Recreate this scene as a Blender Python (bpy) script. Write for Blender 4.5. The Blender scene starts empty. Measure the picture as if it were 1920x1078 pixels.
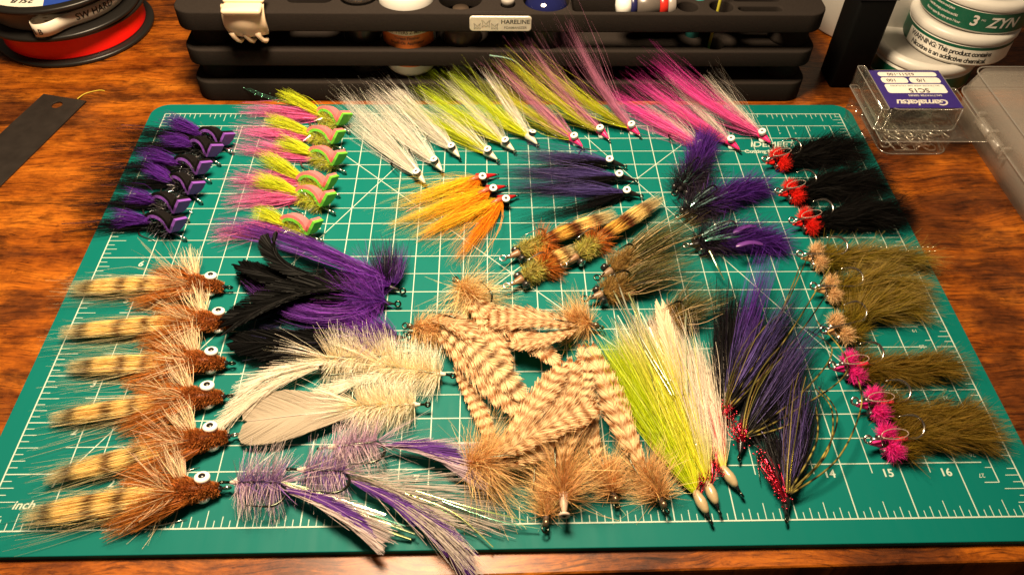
import bpy, math, random
import numpy as np
from mathutils import Vector

# ------------------------------------------------------------------ scene, camera, light
scene = bpy.context.scene
COL = scene.collection
MM = 0.001
F_PX = 1502.43
CAM = np.array([8.01661627, -5.80651527, 12.0588991]) * 25.4
MT = 3.0                                   # mat thickness, mm: the top of the mat
CAM[2] += MT

def rot(rx, ry, rz):
    cx, sx, cy, sy, cz, sz = math.cos(rx), math.sin(rx), math.cos(ry), math.sin(ry), math.cos(rz), math.sin(rz)
    X = np.array([[1, 0, 0], [0, cx, -sx], [0, sx, cx]])
    Y = np.array([[cy, 0, sy], [0, 1, 0], [-sy, 0, cy]])
    Z = np.array([[cz, -sz, 0], [sz, cz, 0], [0, 0, 1]])
    return Z @ Y @ X
CR = rot(0.735774478, -0.0178456747, -0.0242689473)

cam_data = bpy.data.cameras.new('camera')
cam = bpy.data.objects.new('camera', cam_data)
COL.objects.link(cam)
cam.location = Vector(CAM * MM)
cam.rotation_mode = 'XYZ'
cam.rotation_euler = (0.735774478, -0.0178456747, -0.0242689473)
cam_data.lens = 36 * F_PX / 1920
cam_data.sensor_width = 36
cam_data.clip_start = 0.01
cam_data.clip_end = 20
cam_data.dof.use_dof = True
cam_data.dof.focus_distance = 0.42
cam_data.dof.aperture_fstop = cam_data.lens / 1.0      # a phone's narrow wide aperture
scene.camera = cam

world = bpy.data.worlds.new('World')
scene.world = world
world.use_nodes = True
bg = world.node_tree.nodes['Background']
bg.inputs[0].default_value = (1.0, 0.72, 0.48, 1)
bg.inputs[1].default_value = 0.08

def area_lamp(name, loc, target, size, power, color):
    d = bpy.data.lights.new(name, 'AREA')
    d.shape = 'DISK'; d.size = size; d.energy = power; d.color = color
    o = bpy.data.objects.new(name, d); COL.objects.link(o)
    o.location = loc
    o.rotation_euler = (Vector(target) - Vector(loc)).to_track_quat('-Z', 'Y').to_euler()
    return o
area_lamp('desk_lamp_light', (0.145, 0.185, 0.48), (0.14, 0.13, 0.0), 0.17, 8.9, (1.0, 0.76, 0.49))
scene.view_settings.view_transform = 'Standard'
scene.view_settings.look = 'None'
scene.view_settings.gamma = 1
scene.view_settings.exposure = 0.0
scene.view_settings.use_curve_mapping = False
scene.render.engine = 'CYCLES'
scene.cycles.max_bounces = 10
scene.cycles.diffuse_bounces = 6
scene.cycles.transparent_max_bounces = 24

# ------------------------------------------------------------------ pixel helpers (all mm)
def ray(px, py):
    return CR @ np.array([(px - 960) / F_PX, -(py - 539) / F_PX, -1.0])
def P(px, py, z=MT):
    d = ray(px, py)
    return CAM + d * (z - CAM[2]) / d[2]
def PV(px, py, y):
    d = ray(px, py)
    return CAM + d * (y - CAM[1]) / d[1]

# ------------------------------------------------------------------ materials
def lin(r, g, b):
    f = lambda c: (c / 255 / 12.92) if c <= 10 else ((c / 255 + 0.055) / 1.055) ** 2.4
    return (f(r), f(g), f(b))
MATS = {}
def new_mat(name):
    m = bpy.data.materials.new(name); m.use_nodes = True
    nt = m.node_tree
    return m, nt, nt.nodes['Principled BSDF']
def simple(name, color, rough=0.5, metal=0.0, spec=0.5, bump=0.0, bscale=400.0, var=0.12, trans=0.0, alpha=1.0, ior=1.45, sheen=0.0, coat=0.0):
    if name in MATS: return MATS[name]
    m, nt, b = new_mat(name)
    N, L = nt.nodes, nt.links
    b.inputs['Roughness'].default_value = rough
    b.inputs['Metallic'].default_value = metal
    b.inputs['Specular IOR Level'].default_value = spec
    b.inputs['Transmission Weight'].default_value = trans
    b.inputs['IOR'].default_value = ior
    b.inputs['Coat Weight'].default_value = coat
    b.inputs['Sheen Weight'].default_value = sheen
    b.inputs['Alpha'].default_value = alpha
    tc = N.new('ShaderNodeTexCoord')
    nz = N.new('ShaderNodeTexNoise'); nz.inputs['Scale'].default_value = bscale
    nz.inputs['Detail'].default_value = 4
    L.new(tc.outputs['Object'], nz.inputs['Vector'])
    mx = N.new('ShaderNodeMix'); mx.data_type = 'RGBA'
    c = np.array(color)
    mx.inputs[6].default_value = (*np.clip(c * (1 - var), 0, 1), 1)
    mx.inputs[7].default_value = (*np.clip(c * (1 + var), 0, 1), 1)
    L.new(nz.outputs['Fac'], mx.inputs[0])
    L.new(mx.outputs[2], b.inputs['Base Color'])
    if bump > 0:
        bp = N.new('ShaderNodeBump'); bp.inputs['Strength'].default_value = bump
        bp.inputs['Distance'].default_value = 0.0003
        L.new(nz.outputs['Fac'], bp.inputs['Height']); L.new(bp.outputs['Normal'], b.inputs['Normal'])
    MATS[name] = m
    return m

def hair_mat(name, rough=0.5, transl=0.25, metal=0.0, spec=0.4, thin=0.0, ior=1.5):
    m, nt, b = new_mat(name)
    N, L = nt.nodes, nt.links
    at = N.new('ShaderNodeAttribute'); at.attribute_name = 'Col'
    L.new(at.outputs['Color'], b.inputs['Base Color'])
    b.inputs['Roughness'].default_value = rough
    b.inputs['Metallic'].default_value = metal
    b.inputs['Specular IOR Level'].default_value = spec
    b.inputs['IOR'].default_value = ior
    if thin:
        b.inputs['Thin Film Thickness'].default_value = thin
        b.inputs['Thin Film IOR'].default_value = 1.4
    if transl > 0:
        t = N.new('ShaderNodeBsdfTranslucent'); mx = N.new('ShaderNodeMixShader')
        mx.inputs[0].default_value = transl
        L.new(at.outputs['Color'], t.inputs[0])
        L.new(b.outputs[0], mx.inputs[1]); L.new(t.outputs[0], mx.inputs[2])
        L.new(mx.outputs[0], N['Material Output'].inputs[0])
    MATS[name] = m
    return m
HAIR = hair_mat('hair_fibre', 0.38, 0.20, spec=0.5, ior=1.22)
FUR = hair_mat('soft_fur', 0.5, 0.20, spec=0.5, ior=1.12)
FEATHER = hair_mat('feather_barbs', 0.5, 0.26, spec=0.5, ior=1.15)
GLOSSY = hair_mat('glossy_feather', 0.4, 0.03, spec=0.5, ior=1.12)
FLASH = hair_mat('tinsel_flash', 0.24, 0.0, metal=0.85)
PAINT = hair_mat('painted_bits', 0.35, 0.0)

STEEL = simple('hook_steel', (0.55, 0.52, 0.48), 0.25, 1.0, var=0.05)
DARK_STEEL = simple('hook_black_nickel', (0.07, 0.08, 0.06), 0.25, 1.0, var=0.1)
WHITE_PAINT = simple('white_eye_paint', (0.82, 0.80, 0.74), 0.3, var=0.03)
BLACK_PAINT = simple('black_eye_paint', (0.01, 0.01, 0.01), 0.25, var=0.1)
LEAD = simple('lead_eye_metal', (0.10, 0.10, 0.10), 0.3, 0.9)
NICKEL = simple('silver_eye_metal', (0.6, 0.58, 0.55), 0.25, 1.0)

# ------------------------------------------------------------------ mesh helpers (mm in, metres out)
def link(name, me, parent=None, loc=None):
    o = bpy.data.objects.new(name, me); COL.objects.link(o)
    if parent is not None: o.parent = parent
    if loc is not None: o.location = Vector(np.array(loc) * MM)
    return o
def empty(name, loc):
    o = bpy.data.objects.new(name, None); COL.objects.link(o)
    o.empty_display_size = 0.005
    o.location = Vector(np.array(loc) * MM)
    return o
def tag(o, label=None, cat=None, group=None, kind=None):
    if label: o['label'] = label
    if cat: o['category'] = cat
    if group: o['group'] = group
    if kind: o['kind'] = kind
    return o

class Acc:
    """collects pieces of one mesh: verts (mm), faces, colours"""
    def __init__(s): s.v = []; s.f = []; s.c = []; s.n = 0; s.smooth = True
    def add(s, v, f, c=None):
        v = np.asarray(v, float).reshape(-1, 3)
        s.v.append(v)
        s.f.append((np.asarray(f, np.int64), s.n) if isinstance(f, np.ndarray) else ([[i for i in q] for q in f], s.n))
        if c is None: c = (0.5, 0.5, 0.5)
        c = np.asarray(c, float)
        if c.ndim == 1: c = np.broadcast_to(c, (len(v), 3))
        s.c.append(c.reshape(-1, 3)); s.n += len(v)
        return s
    def mesh(s, name, origin, mat, smooth=True):
        V = (np.concatenate(s.v) - np.asarray(origin)) * MM
        me = bpy.data.meshes.new(name)
        sizes = []; loops = []
        for f, off in s.f:
            if isinstance(f, np.ndarray):
                sizes.append(np.full(len(f), f.shape[1], np.int32)); loops.append((f + off).ravel())
            else:
                sizes.append(np.array([len(q) for q in f], np.int32))
                loops.append(np.array([i + off for q in f for i in q], np.int64))
        sizes = np.concatenate(sizes); loops = np.concatenate(loops).astype(np.int32)
        me.vertices.add(len(V)); me.vertices.foreach_set('co', V.astype(np.float32).ravel())
        me.loops.add(len(loops)); me.loops.foreach_set('vertex_index', loops)
        me.polygons.add(len(sizes))
        st = np.zeros(len(sizes), np.int32); st[1:] = np.cumsum(sizes)[:-1]
        me.polygons.foreach_set('loop_start', st)
        me.polygons.foreach_set('use_smooth', np.full(len(sizes), smooth))
        ca = me.color_attributes.new('Col', 'FLOAT_COLOR', 'POINT')
        C = np.ones((len(V), 4), np.float32); C[:, :3] = np.clip(np.concatenate(s.c), 0, 1)
        ca.data.foreach_set('color', C.ravel())
        me.update(calc_edges=True)
        me.materials.append(mat)
        return me

def part(name, acc, parent, mat, smooth=True, kind=None, label=None, origin=None):
    """one mesh child (vertices given in world mm); parent is an Empty or a top-level object without rotation"""
    po = np.array(origin) if origin is not None else wloc(parent)
    o = link(name, acc.mesh(name, po, mat, smooth), parent)
    if kind: o['kind'] = kind
    if label: o['label'] = label
    return o
def wloc(o):
    p = np.zeros(3)
    while o is not None:
        p = p + np.array(o.location) / MM; o = o.parent
    return p
def thing_mesh(name, acc, loc, mat, smooth=True):
    return link(name, acc.mesh(name, loc, mat, smooth), None, loc)

def unit(v): v = np.asarray(v, float); return v / (np.linalg.norm(v) + 1e-12)
def frame(axis):
    a = unit(axis); h = np.array([0, 0, 1.0]) if abs(a[2]) < 0.9 else np.array([1.0, 0, 0])
    u = unit(np.cross(h, a)); return a, u, np.cross(a, u)
def lathe(acc, prof, org, axis, seg=24, col=None, a0=0.0, a1=2 * math.pi, caps=True):
    """profile [(radius, height along axis)]"""
    a, u, w = frame(axis); org = np.asarray(org, float)
    full = abs(a1 - a0 - 2 * math.pi) < 1e-6
    n = seg if full else seg + 1
    th = a0 + (a1 - a0) * np.arange(n) / seg
    V = []
    for r, h in prof:
        V.append(org + a * h + np.outer(np.cos(th) * r, u) + np.outer(np.sin(th) * r, w))
    V = np.concatenate(V); f = []
    m = n if full else n - 1
    for i in range(len(prof) - 1):
        for j in range(m):
            k = (j + 1) % n
            f.append((i * n + j, i * n + k, (i + 1) * n + k, (i + 1) * n + j))
    if caps and full:
        if prof[0][0] > 1e-6: f.append(tuple(range(n - 1, -1, -1)))
        if prof[-1][0] > 1e-6: f.append(tuple((len(prof) - 1) * n + j for j in range(n)))
    acc.add(V, f, col); return acc
def tube(acc, path, rad, sides=8, col=None, caps=True):
    p = np.asarray(path, float); K = len(p)
    rad = np.broadcast_to(np.asarray(rad, float), (K,))
    T = np.gradient(p, axis=0); T /= np.linalg.norm(T, axis=1)[:, None] + 1e-12
    _, u, _ = frame(T[0]); V = []
    for i in range(K):
        u = unit(u - T[i] * np.dot(u, T[i])); w = np.cross(T[i], u)
        th = 2 * math.pi * np.arange(sides) / sides
        V.append(p[i] + rad[i] * (np.outer(np.cos(th), u) + np.outer(np.sin(th), w)))
    f = []
    for i in range(K - 1):
        for j in range(sides):
            k = (j + 1) % sides
            f.append((i * sides + j, i * sides + k, (i + 1) * sides + k, (i + 1) * sides + j))
    if caps:
        f.append(tuple(range(sides - 1, -1, -1))); f.append(tuple((K - 1) * sides + j for j in range(sides)))
    if col is not None:
        c = np.asarray(col, float)
        if c.ndim == 2: col = np.repeat(c, sides, axis=0)
    acc.add(np.concatenate(V), f, col); return acc
def box(acc, lo, hi, col=None, bev=0.0):
    """axis-aligned box with chamfered edges"""
    lo = np.array(lo, float); hi = np.array(hi, float)
    if bev <= 0:
        v = [(x, y, z) for z in (lo[2], hi[2]) for y in (lo[1], hi[1]) for x in (lo[0], hi[0])]
        f = [(0, 2, 3, 1), (4, 5, 7, 6), (0, 1, 5, 4), (1, 3, 7, 5), (3, 2, 6, 7), (2, 0, 4, 6)]
        acc.add(v, f, col); return acc
    rr = rrect(lo[0], lo[1], hi[0], hi[1], bev * 1.5, 4)
    prism(acc, rr, lo[2], hi[2], col, bev); return acc
def rrect(x0, y0, x1, y1, r, n=6):
    pts = []
    for cx, cy, a in ((x1 - r, y0 + r, -90), (x1 - r, y1 - r, 0), (x0 + r, y1 - r, 90), (x0 + r, y0 + r, 180)):
        for i in range(n + 1):
            t = math.radians(a + 90 * i / n); pts.append((cx + r * math.cos(t), cy + r * math.sin(t)))
    return np.array(pts)
def prism(acc, poly, z0, z1, col=None, bev=0.0, ibev=None):
    """extrude an xy polygon (ccw) with a chamfer; inset computed towards the centroid-normal"""
    p = np.asarray(poly, float); n = len(p)
    e = np.roll(p, -1, 0) - p; nrm = np.stack([e[:, 1], -e[:, 0]], 1)
    nrm /= np.linalg.norm(nrm, axis=1)[:, None] + 1e-12
    vn = nrm + np.roll(nrm, 1, 0); vn /= np.linalg.norm(vn, axis=1)[:, None] + 1e-12
    rings = [(bev, z0), (0, z0 + bev), (0, z1 - bev), (bev * .35, z1 - bev * .3), (bev, z1)] if bev > 0 else [(0, z0), (0, z1)]
    V = []
    for i, z in rings:
        q = p - vn * i; V.append(np.column_stack([q, np.full(n, z)]))
    f = []
    for i in range(len(rings) - 1):
        for j in range(n):
            k = (j + 1) % n; f.append((i * n + j, i * n + k, (i + 1) * n + k, (i + 1) * n + j))
    f.append(tuple(range(n - 1, -1, -1))); f.append(tuple((len(rings) - 1) * n + j for j in range(n)))
    acc.add(np.concatenate(V), f, col); return acc
def text_geo(s, size, bold=0.0, shear=0.0, align='CENTER', space=1.0):
    """flat lettering in the xy plane, mm: verts, faces"""
    cu = bpy.data.curves.new('lettering', 'FONT'); cu.body = s; cu.size = size
    cu.align_x = align; cu.align_y = 'CENTER'; cu.offset = bold; cu.shear = shear; cu.resolution_u = 3
    cu.space_character = space
    ob = bpy.data.objects.new('lettering', cu); COL.objects.link(ob)
    dg = bpy.context.evaluated_depsgraph_get()
    me = bpy.data.meshes.new_from_object(ob.evaluated_get(dg))
    V = np.array([v.co[:] for v in me.vertices]).reshape(-1, 3); Fc = [tuple(p.vertices) for p in me.polygons]
    bpy.data.objects.remove(ob); bpy.data.meshes.remove(me); bpy.data.curves.remove(cu)
    return V, Fc
def text_on(acc, s, size, org, ux, uy, col=None, **k):
    V, Fc = text_geo(s, size, **k)
    if len(V) == 0: return
    acc.add(np.asarray(org, float) + np.outer(V[:, 0], ux) + np.outer(V[:, 1], uy), Fc, col)
def text_cyl(acc, s, size, c, r, z, ang, col=None, flip=1, **k):
    """lettering wrapped on a vertical cylinder, reading from outside"""
    V, Fc = text_geo(s, size, **k)
    th = ang + V[:, 0] / r
    acc.add(np.column_stack([c[0] + r * np.cos(th), c[1] + r * np.sin(th), z + V[:, 1]]), Fc, col)

# ------------------------------------------------------------------ fibres
NF, RF = 1.65, 0.78
def fibres_mesh(acc, path, rad, col, flat=True, rough=1.3):
    """path (N,K,3) mm, rad (N,K), col (N,K,3): three-sided tapered tubes (or flat ribbons)"""
    N, K, _ = path.shape
    T = np.gradient(path, axis=1); T /= np.linalg.norm(T, axis=2, keepdims=True) + 1e-9
    ref = np.random.default_rng(N).normal(size=(N, 1, 3)) * rough + np.array([0, 0, 1.0])
    u = np.cross(T, ref); u /= np.linalg.norm(u, axis=2, keepdims=True) + 1e-9
    w = np.cross(T, u)
    S = 2 if flat else 3
    if flat:
        V = np.stack([path + u * rad[..., None], path - u * rad[..., None]], 2)
    else:
        V = np.stack([path + (u * math.cos(a) + w * math.sin(a)) * rad[..., None] for a in (0, 2.0944, 4.18879)], 2)
    idx = np.arange(N * K * S).reshape(N, K, S)
    if flat:
        F = np.stack([idx[:, :-1, 0], idx[:, 1:, 0], idx[:, 1:, 1], idx[:, :-1, 1]], -1).reshape(-1, 4)
    else:
        F = np.concatenate([np.stack([idx[:, :-1, j], idx[:, :-1, (j + 1) % 3], idx[:, 1:, (j + 1) % 3], idx[:, 1:, j]], -1).reshape(-1, 4) for j in range(3)])
    acc.add(V.reshape(-1, 3), F, np.repeat(col.reshape(-1, 3), S, axis=0))
    return acc
def ramp(stops, u):
    ts = np.array([s[0] for s in stops]); cs = np.array([s[1] for s in stops], float)
    return np.stack([np.interp(u, ts, cs[:, i]) for i in range(3)], -1)
def bez(ctrl, u):
    c = np.asarray(ctrl, float); u = np.asarray(u)[..., None]
    if len(c) == 2: return c[0] * (1 - u) + c[1] * u
    if len(c) == 3: return c[0] * (1 - u) ** 2 + 2 * c[1] * u * (1 - u) + c[2] * u ** 2
    return c[0] * (1 - u) ** 3 + 3 * c[1] * u * (1 - u) ** 2 + 3 * c[2] * u ** 2 * (1 - u) + c[3] * u ** 3
ZMIN = MT + 0.35
def colorize(col, u, rng, var, N, ujit=0.02):
    if isinstance(col, tuple): col = [(0, col), (1, col)]
    c = ramp(col, np.clip(u + rng.normal(0, ujit, (N, 1)), 0, 1))
    c = c * np.clip(1 + rng.normal(0, var * 1.5, (N, 1, 1)) - 0.04, 0.25, 1.7) * (1 + rng.normal(0, var * 0.25, (N, 1, 3)))
    return np.clip(c, 0.002, 1)
def bunch(acc, rng, N, ctrl, r0, r1, col, rad=0.13, lmin=0.5, lpow=1.0, flat=0.5, pw=0.8, wig=0.6, var=0.18, K=6, clump=0, ujit=0.02, zmin=None, root_jit=0.0, tip=0.35, ribbon=False, splay=0.0, conv=0.0):
    if not ribbon: N = int(N * NF); rad = rad * RF
    t = np.linspace(0, 1, K)[None, :]
    li = lmin + (1 - lmin) * rng.random((N, 1)) ** lpow
    u = t * li
    A = bez(ctrl, u)
    Tn = bez(ctrl, np.clip(u + 0.02, 0, 1.02)) - bez(ctrl, u - 0.02)
    Tn /= np.linalg.norm(Tn, axis=2, keepdims=True) + 1e-9
    up = np.array([0, 0, 1.0])
    S = np.cross(Tn, up); S /= np.linalg.norm(S, axis=2, keepdims=True) + 1e-9
    U = np.cross(S, Tn)
    def disc(n):
        a = rng.random((n, 1)) * 2 * math.pi; q = np.sqrt(rng.random((n, 1)))
        return np.concatenate([q * np.cos(a), q * np.sin(a)], 1)
    o = disc(N)
    if clump:
        cc = disc(clump); k = rng.integers(0, clump, N)
        w = np.clip(u / 0.8, 0, 1)[..., None] * 0.75
        o3 = o[:, None, :] * (1 - w) + (cc[k][:, None, :] + 0.12 * o[:, None, :]) * w
    else:
        o3 = np.repeat(o[:, None, :], K, 1)
    r = ((r0 + (r1 - r0) * u ** pw) * (1 - conv * u ** 2.5))[..., None]
    pos = A + S * o3[..., :1] * r + U * o3[..., 1:] * r * flat
    if splay:
        pos = pos + S * (rng.normal(0, splay, (N, 1)) * u ** 2)[..., None]
    L = np.linalg.norm(np.asarray(ctrl[-1]) - np.asarray(ctrl[0]))
    for fr in (3.0, 8.0):
        ph = rng.random((N, 1)) * 6.28; am = rng.normal(0, wig * (1.0 if fr < 5 else 0.35), (N, 1))
        wv = (np.sin(u * fr + ph) - np.sin(ph)) * am
        ph2 = rng.random((N, 1)) * 6.28; am2 = rng.normal(0, wig * (0.6 if fr < 5 else 0.3), (N, 1))
        pos = pos + S * wv[..., None] + U * ((np.sin(u * fr + ph2) - np.sin(ph2)) * am2)[..., None]
    z0 = ZMIN if zmin is None else zmin
    lowz = z0 + rng.random((N, 1)) * 0.8
    pos[..., 2] = np.maximum(pos[..., 2], lowz)
    rr = rad * (0.75 + 0.5 * rng.random((N, 1))) * (1 - (1 - tip) * t ** 1.5)
    fibres_mesh(acc, pos, np.broadcast_to(rr, (N, K)), colorize(col, u, rng, var, N, ujit), True, 2.0 if ribbon else 1.3)
    return acc
def radial(acc, rng, N, a, b, length, col, rad=0.12, sweep=0.4, sweep_dir=None, lmin=0.6, K=5, var=0.18, arc=(0, 6.283), droop=0.12, wig=0.4, r0=0.6, ujit=0.02, tip=0.3, zmin=None, sweep_var=0.25, lprof=None):
    """hackle: fibres that leave the line a->b all round, swept along sweep_dir"""
    N = int(N * NF); rad = rad * RF
    a = np.asarray(a, float); b = np.asarray(b, float)
    ax, u, w = frame(b - a)
    sd = unit(sweep_dir if sweep_dir is not None else b - a)
    s = rng.random((N, 1))
    root = a + (b - a) * s
    ph = arc[0] + (arc[1] - arc[0]) * rng.random((N, 1))
    R = np.cos(ph) * u + np.sin(ph) * w
    # the frame's u is horizontal and w points upwards (or down)
    d = R + sd * (sweep + rng.normal(0, sweep_var, (N, 1)))
    d /= np.linalg.norm(d, axis=1, keepdims=True)
    Ln = length * (lmin + (1 - lmin) * rng.random((N, 1)))
    if lprof is not None: Ln = Ln * np.interp(s, np.linspace(0, 1, len(lprof)), lprof)
    t = np.linspace(0, 1, K)[None, :]
    bend = rng.normal(0, wig, (N, 3)) + sd * 0.0
    pos = root[:, None, :] + R[:, None, :] * r0 + d[:, None, :] * (Ln * t)[..., None] + bend[:, None, :] * ((Ln / 6) * t ** 2)[..., None]
    pos = pos + sd * (sweep * 0.25 * Ln * t ** 2)[..., None]
    pos[..., 2] -= droop * Ln * t ** 2
    z0 = ZMIN if zmin is None else zmin
    pos[..., 2] = np.maximum(pos[..., 2], z0 + rng.random((N, 1)) * 0.9)
    rr = rad * (0.75 + 0.5 * rng.random((N, 1))) * (1 - (1 - tip) * t ** 1.3)
    fibres_mesh(acc, pos, np.broadcast_to(rr, (N, K)), colorize(col, np.broadcast_to(t, (N, K)), rng, var, N, ujit))
    return acc
def fuzz(acc, rng, N, ctrl, r, length, col, comb=0.5, rad=0.11, flat=1.0, K=4, var=0.2, core=None, lvar=0.5, lift=0.0, taper=(1, 1, 1), comb_dir=None, wig=0.25, zmin=None, sink=0.8, ujit=0.05, along=False, swirl=0.0):
    """fur along a curved body: fibres stand off an elliptic tube and are combed towards its end"""
    N = int(N * NF); rad = rad * RF
    s = rng.random(N)
    A = bez(ctrl, s); Tn = bez(ctrl, s + 0.02) - bez(ctrl, s - 0.02)
    Tn /= np.linalg.norm(Tn, axis=1, keepdims=True) + 1e-9
    S = np.cross(Tn, [0, 0, 1.0]); S /= np.linalg.norm(S, axis=1, keepdims=True) + 1e-9
    U = np.cross(S, Tn)
    ph = rng.random((N, 1)) * 6.283
    tp = np.interp(s, np.linspace(0, 1, len(taper)), taper)[:, None] * r
    Rr = np.cos(ph) * S + np.sin(ph) * U * flat
    nrm = np.cos(ph) * S + np.sin(ph) * U
    root = A + Rr * tp * sink
    cd = Tn if comb_dir is None else np.broadcast_to(unit(comb_dir), Tn.shape)
    d = nrm * (1 - comb) + cd * comb + rng.normal(0, wig, (N, 3)); d[:, 2] += lift
    if swirl:
        q0 = rng.random(6) * 6.28; x_ = s[:, None] * 11; y_ = np.sin(ph) * 2.5 + np.cos(ph) * 1.7
        d = d + swirl * (S * np.sin(x_ + y_ + q0[0]) + S * np.sin(2.3 * x_ - 1.7 * y_ + q0[1]) * 0.7 + U * np.sin(1.7 * x_ + 2 * y_ + q0[2]) * 0.6)
    d /= np.linalg.norm(d, axis=1, keepdims=True)
    Ln = length * (1 - lvar + 2 * lvar * rng.random((N, 1)))
    t = np.linspace(0, 1, K)[None, :]
    bend = rng.normal(0, 0.3, (N, 3)) + cd * comb * 0.5
    pos = root[:, None, :] + d[:, None, :] * (Ln * t)[..., None] + bend[:, None, :] * (Ln * 0.35 * t ** 2)[..., None]
    z0 = ZMIN if zmin is None else zmin
    pos[..., 2] = np.maximum(pos[..., 2], z0 + rng.random((N, 1)) * 0.8)
    rr = rad * (0.75 + 0.5 * rng.random((N, 1))) * (1 - 0.7 * t ** 1.3)
    uu = np.broadcast_to(s[:, None], (N, K)) if along else np.broadcast_to(t, (N, K))
    fibres_mesh(acc, pos, np.broadcast_to(rr, (N, K)), colorize(col, uu, rng, var, N, ujit))
    if core is not None:
        ss = np.linspace(0.0, 1, 12); pp = bez(ctrl, ss)
        rr = np.interp(ss, np.linspace(0, 1, len(taper)), taper) * r * 0.8 * np.clip(np.sin(ss * math.pi) ** 0.35, 0.15, 1)
        solid(acc, pp, rr, flat, core)
    return acc
def solid(acc, pp, rr, flat, col, sides=10):
    K = len(pp); T = np.gradient(pp, axis=0); T /= np.linalg.norm(T, axis=1, keepdims=True) + 1e-9
    V = []
    for i in range(K):
        S = unit(np.cross(T[i], [0, 0, 1.0])); U = np.cross(S, T[i]); th = 6.28318 * np.arange(sides) / sides
        q = pp[i] + rr[i] * (np.outer(np.cos(th), S) + np.outer(np.sin(th), U) * flat)
        q[:, 2] = np.maximum(q[:, 2], MT + 0.15); V.append(q)
    idx = np.arange(K * sides).reshape(K, sides)
    F = np.stack([idx[:-1], np.roll(idx, -1, 1)[:-1], np.roll(idx, -1, 1)[1:], idx[1:]], -1).reshape(-1, 4)
    acc.add(np.concatenate(V), F, col)
    c0 = len(V)
    acc.add(V[0], [tuple(range(sides - 1, -1, -1))], col); acc.add(V[-1], [tuple(range(sides))], col)
def feather(acc, rng, ctrl, width, colf, N=110, ang=32, tilt=0.0, rad=0.26, K=4, prof=(0.35, 0.9, 1, 0.95, 0.7, 0.25), start=0.04, stem=(0.6, 0.5, 0.35), fuzzv=0.06, cup=0.0, zmin=None, stem_r=0.35, var=0.08, rough=0.5):
    """rachis along ctrl, barbs to both sides lying in one sheet (tilt = roll of the sheet about the rachis)"""
    for side in (-1, 1):
        s = start + (1 - start) * (np.arange(N) + rng.random(N) * 0.8) / N
        A = bez(ctrl, s); Tn = bez(ctrl, s + 0.01) - bez(ctrl, s - 0.01)
        Tn /= np.linalg.norm(Tn, axis=1, keepdims=True)
        S = np.cross(Tn, [0, 0, 1.0]); S /= np.linalg.norm(S, axis=1, keepdims=True) + 1e-9
        U = np.cross(S, Tn)
        S2 = S * math.cos(tilt) + U * math.sin(tilt)
        U2 = -S * math.sin(tilt) + U * math.cos(tilt)
        th = math.radians(ang) + rng.normal(0, fuzzv, N)
        wd = np.interp(s, np.linspace(0, 1, len(prof)), prof) * width / math.sin(math.radians(ang))
        wd = wd * (1 + rng.normal(0, fuzzv, N))
        t = np.linspace(0, 1, K)[None, :]
        d = Tn * np.cos(th)[:, None] + side * S2 * np.sin(th)[:, None]
        pos = A[:, None, :] + d[:, None, :] * (wd[:, None] * t)[..., None] + Tn[:, None, :] * (wd[:, None] * 0.18 * t ** 2)[..., None]
        pos = pos - U2[:, None, :] * (cup * wd[:, None] * t ** 2)[..., None] + U2[:, None, :] * (rng.normal(0, 0.25, (N, 1)) * t)[..., None]
        z0 = ZMIN if zmin is None else zmin
        pos[..., 2] = np.maximum(pos[..., 2], z0)
        L = np.linalg.norm(np.asarray(ctrl[-1]) - np.asarray(ctrl[0]))
        uu = np.broadcast_to(s[:, None], (N, K)); tt = np.broadcast_to(t, (N, K))
        c = colf(uu, tt, wd[:, None] / L) * (1 + rng.normal(0, var, (N, 1, 1)))
        rr = rad * (1 - 0.45 * t) * np.ones((N, 1))
        fibres_mesh(acc, pos, rr, np.clip(c, 0.002, 1), True, rough)
    ss = np.linspace(0, 1, 14)
    tube(acc, bez(ctrl, ss) + np.array([0, 0, 0.15]), np.linspace(stem_r, stem_r * 0.3, 14), 5, stem)
    return acc
def flat_col(c):
    c = np.array(c)
    return lambda u, t, w: np.broadcast_to(c, u.shape + (3,))
def barred(light, dark, n=9, duty=0.45, slant=0.6, edge=0.6):
    light = np.array(light); dark = np.array(dark)
    def f(u, t, w):
        ph = (u + t * w * slant) * n
        k = 0.5 + 0.5 * np.sin(ph * 6.283)
        k = np.clip((k - (1 - duty)) / 0.22, 0, 1)[..., None]
        k = k * (0.75 + 0.25 * np.clip(t * 1.6, 0, 1))[..., None]
        return light * (1 - k) + dark * k
    return f

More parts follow.
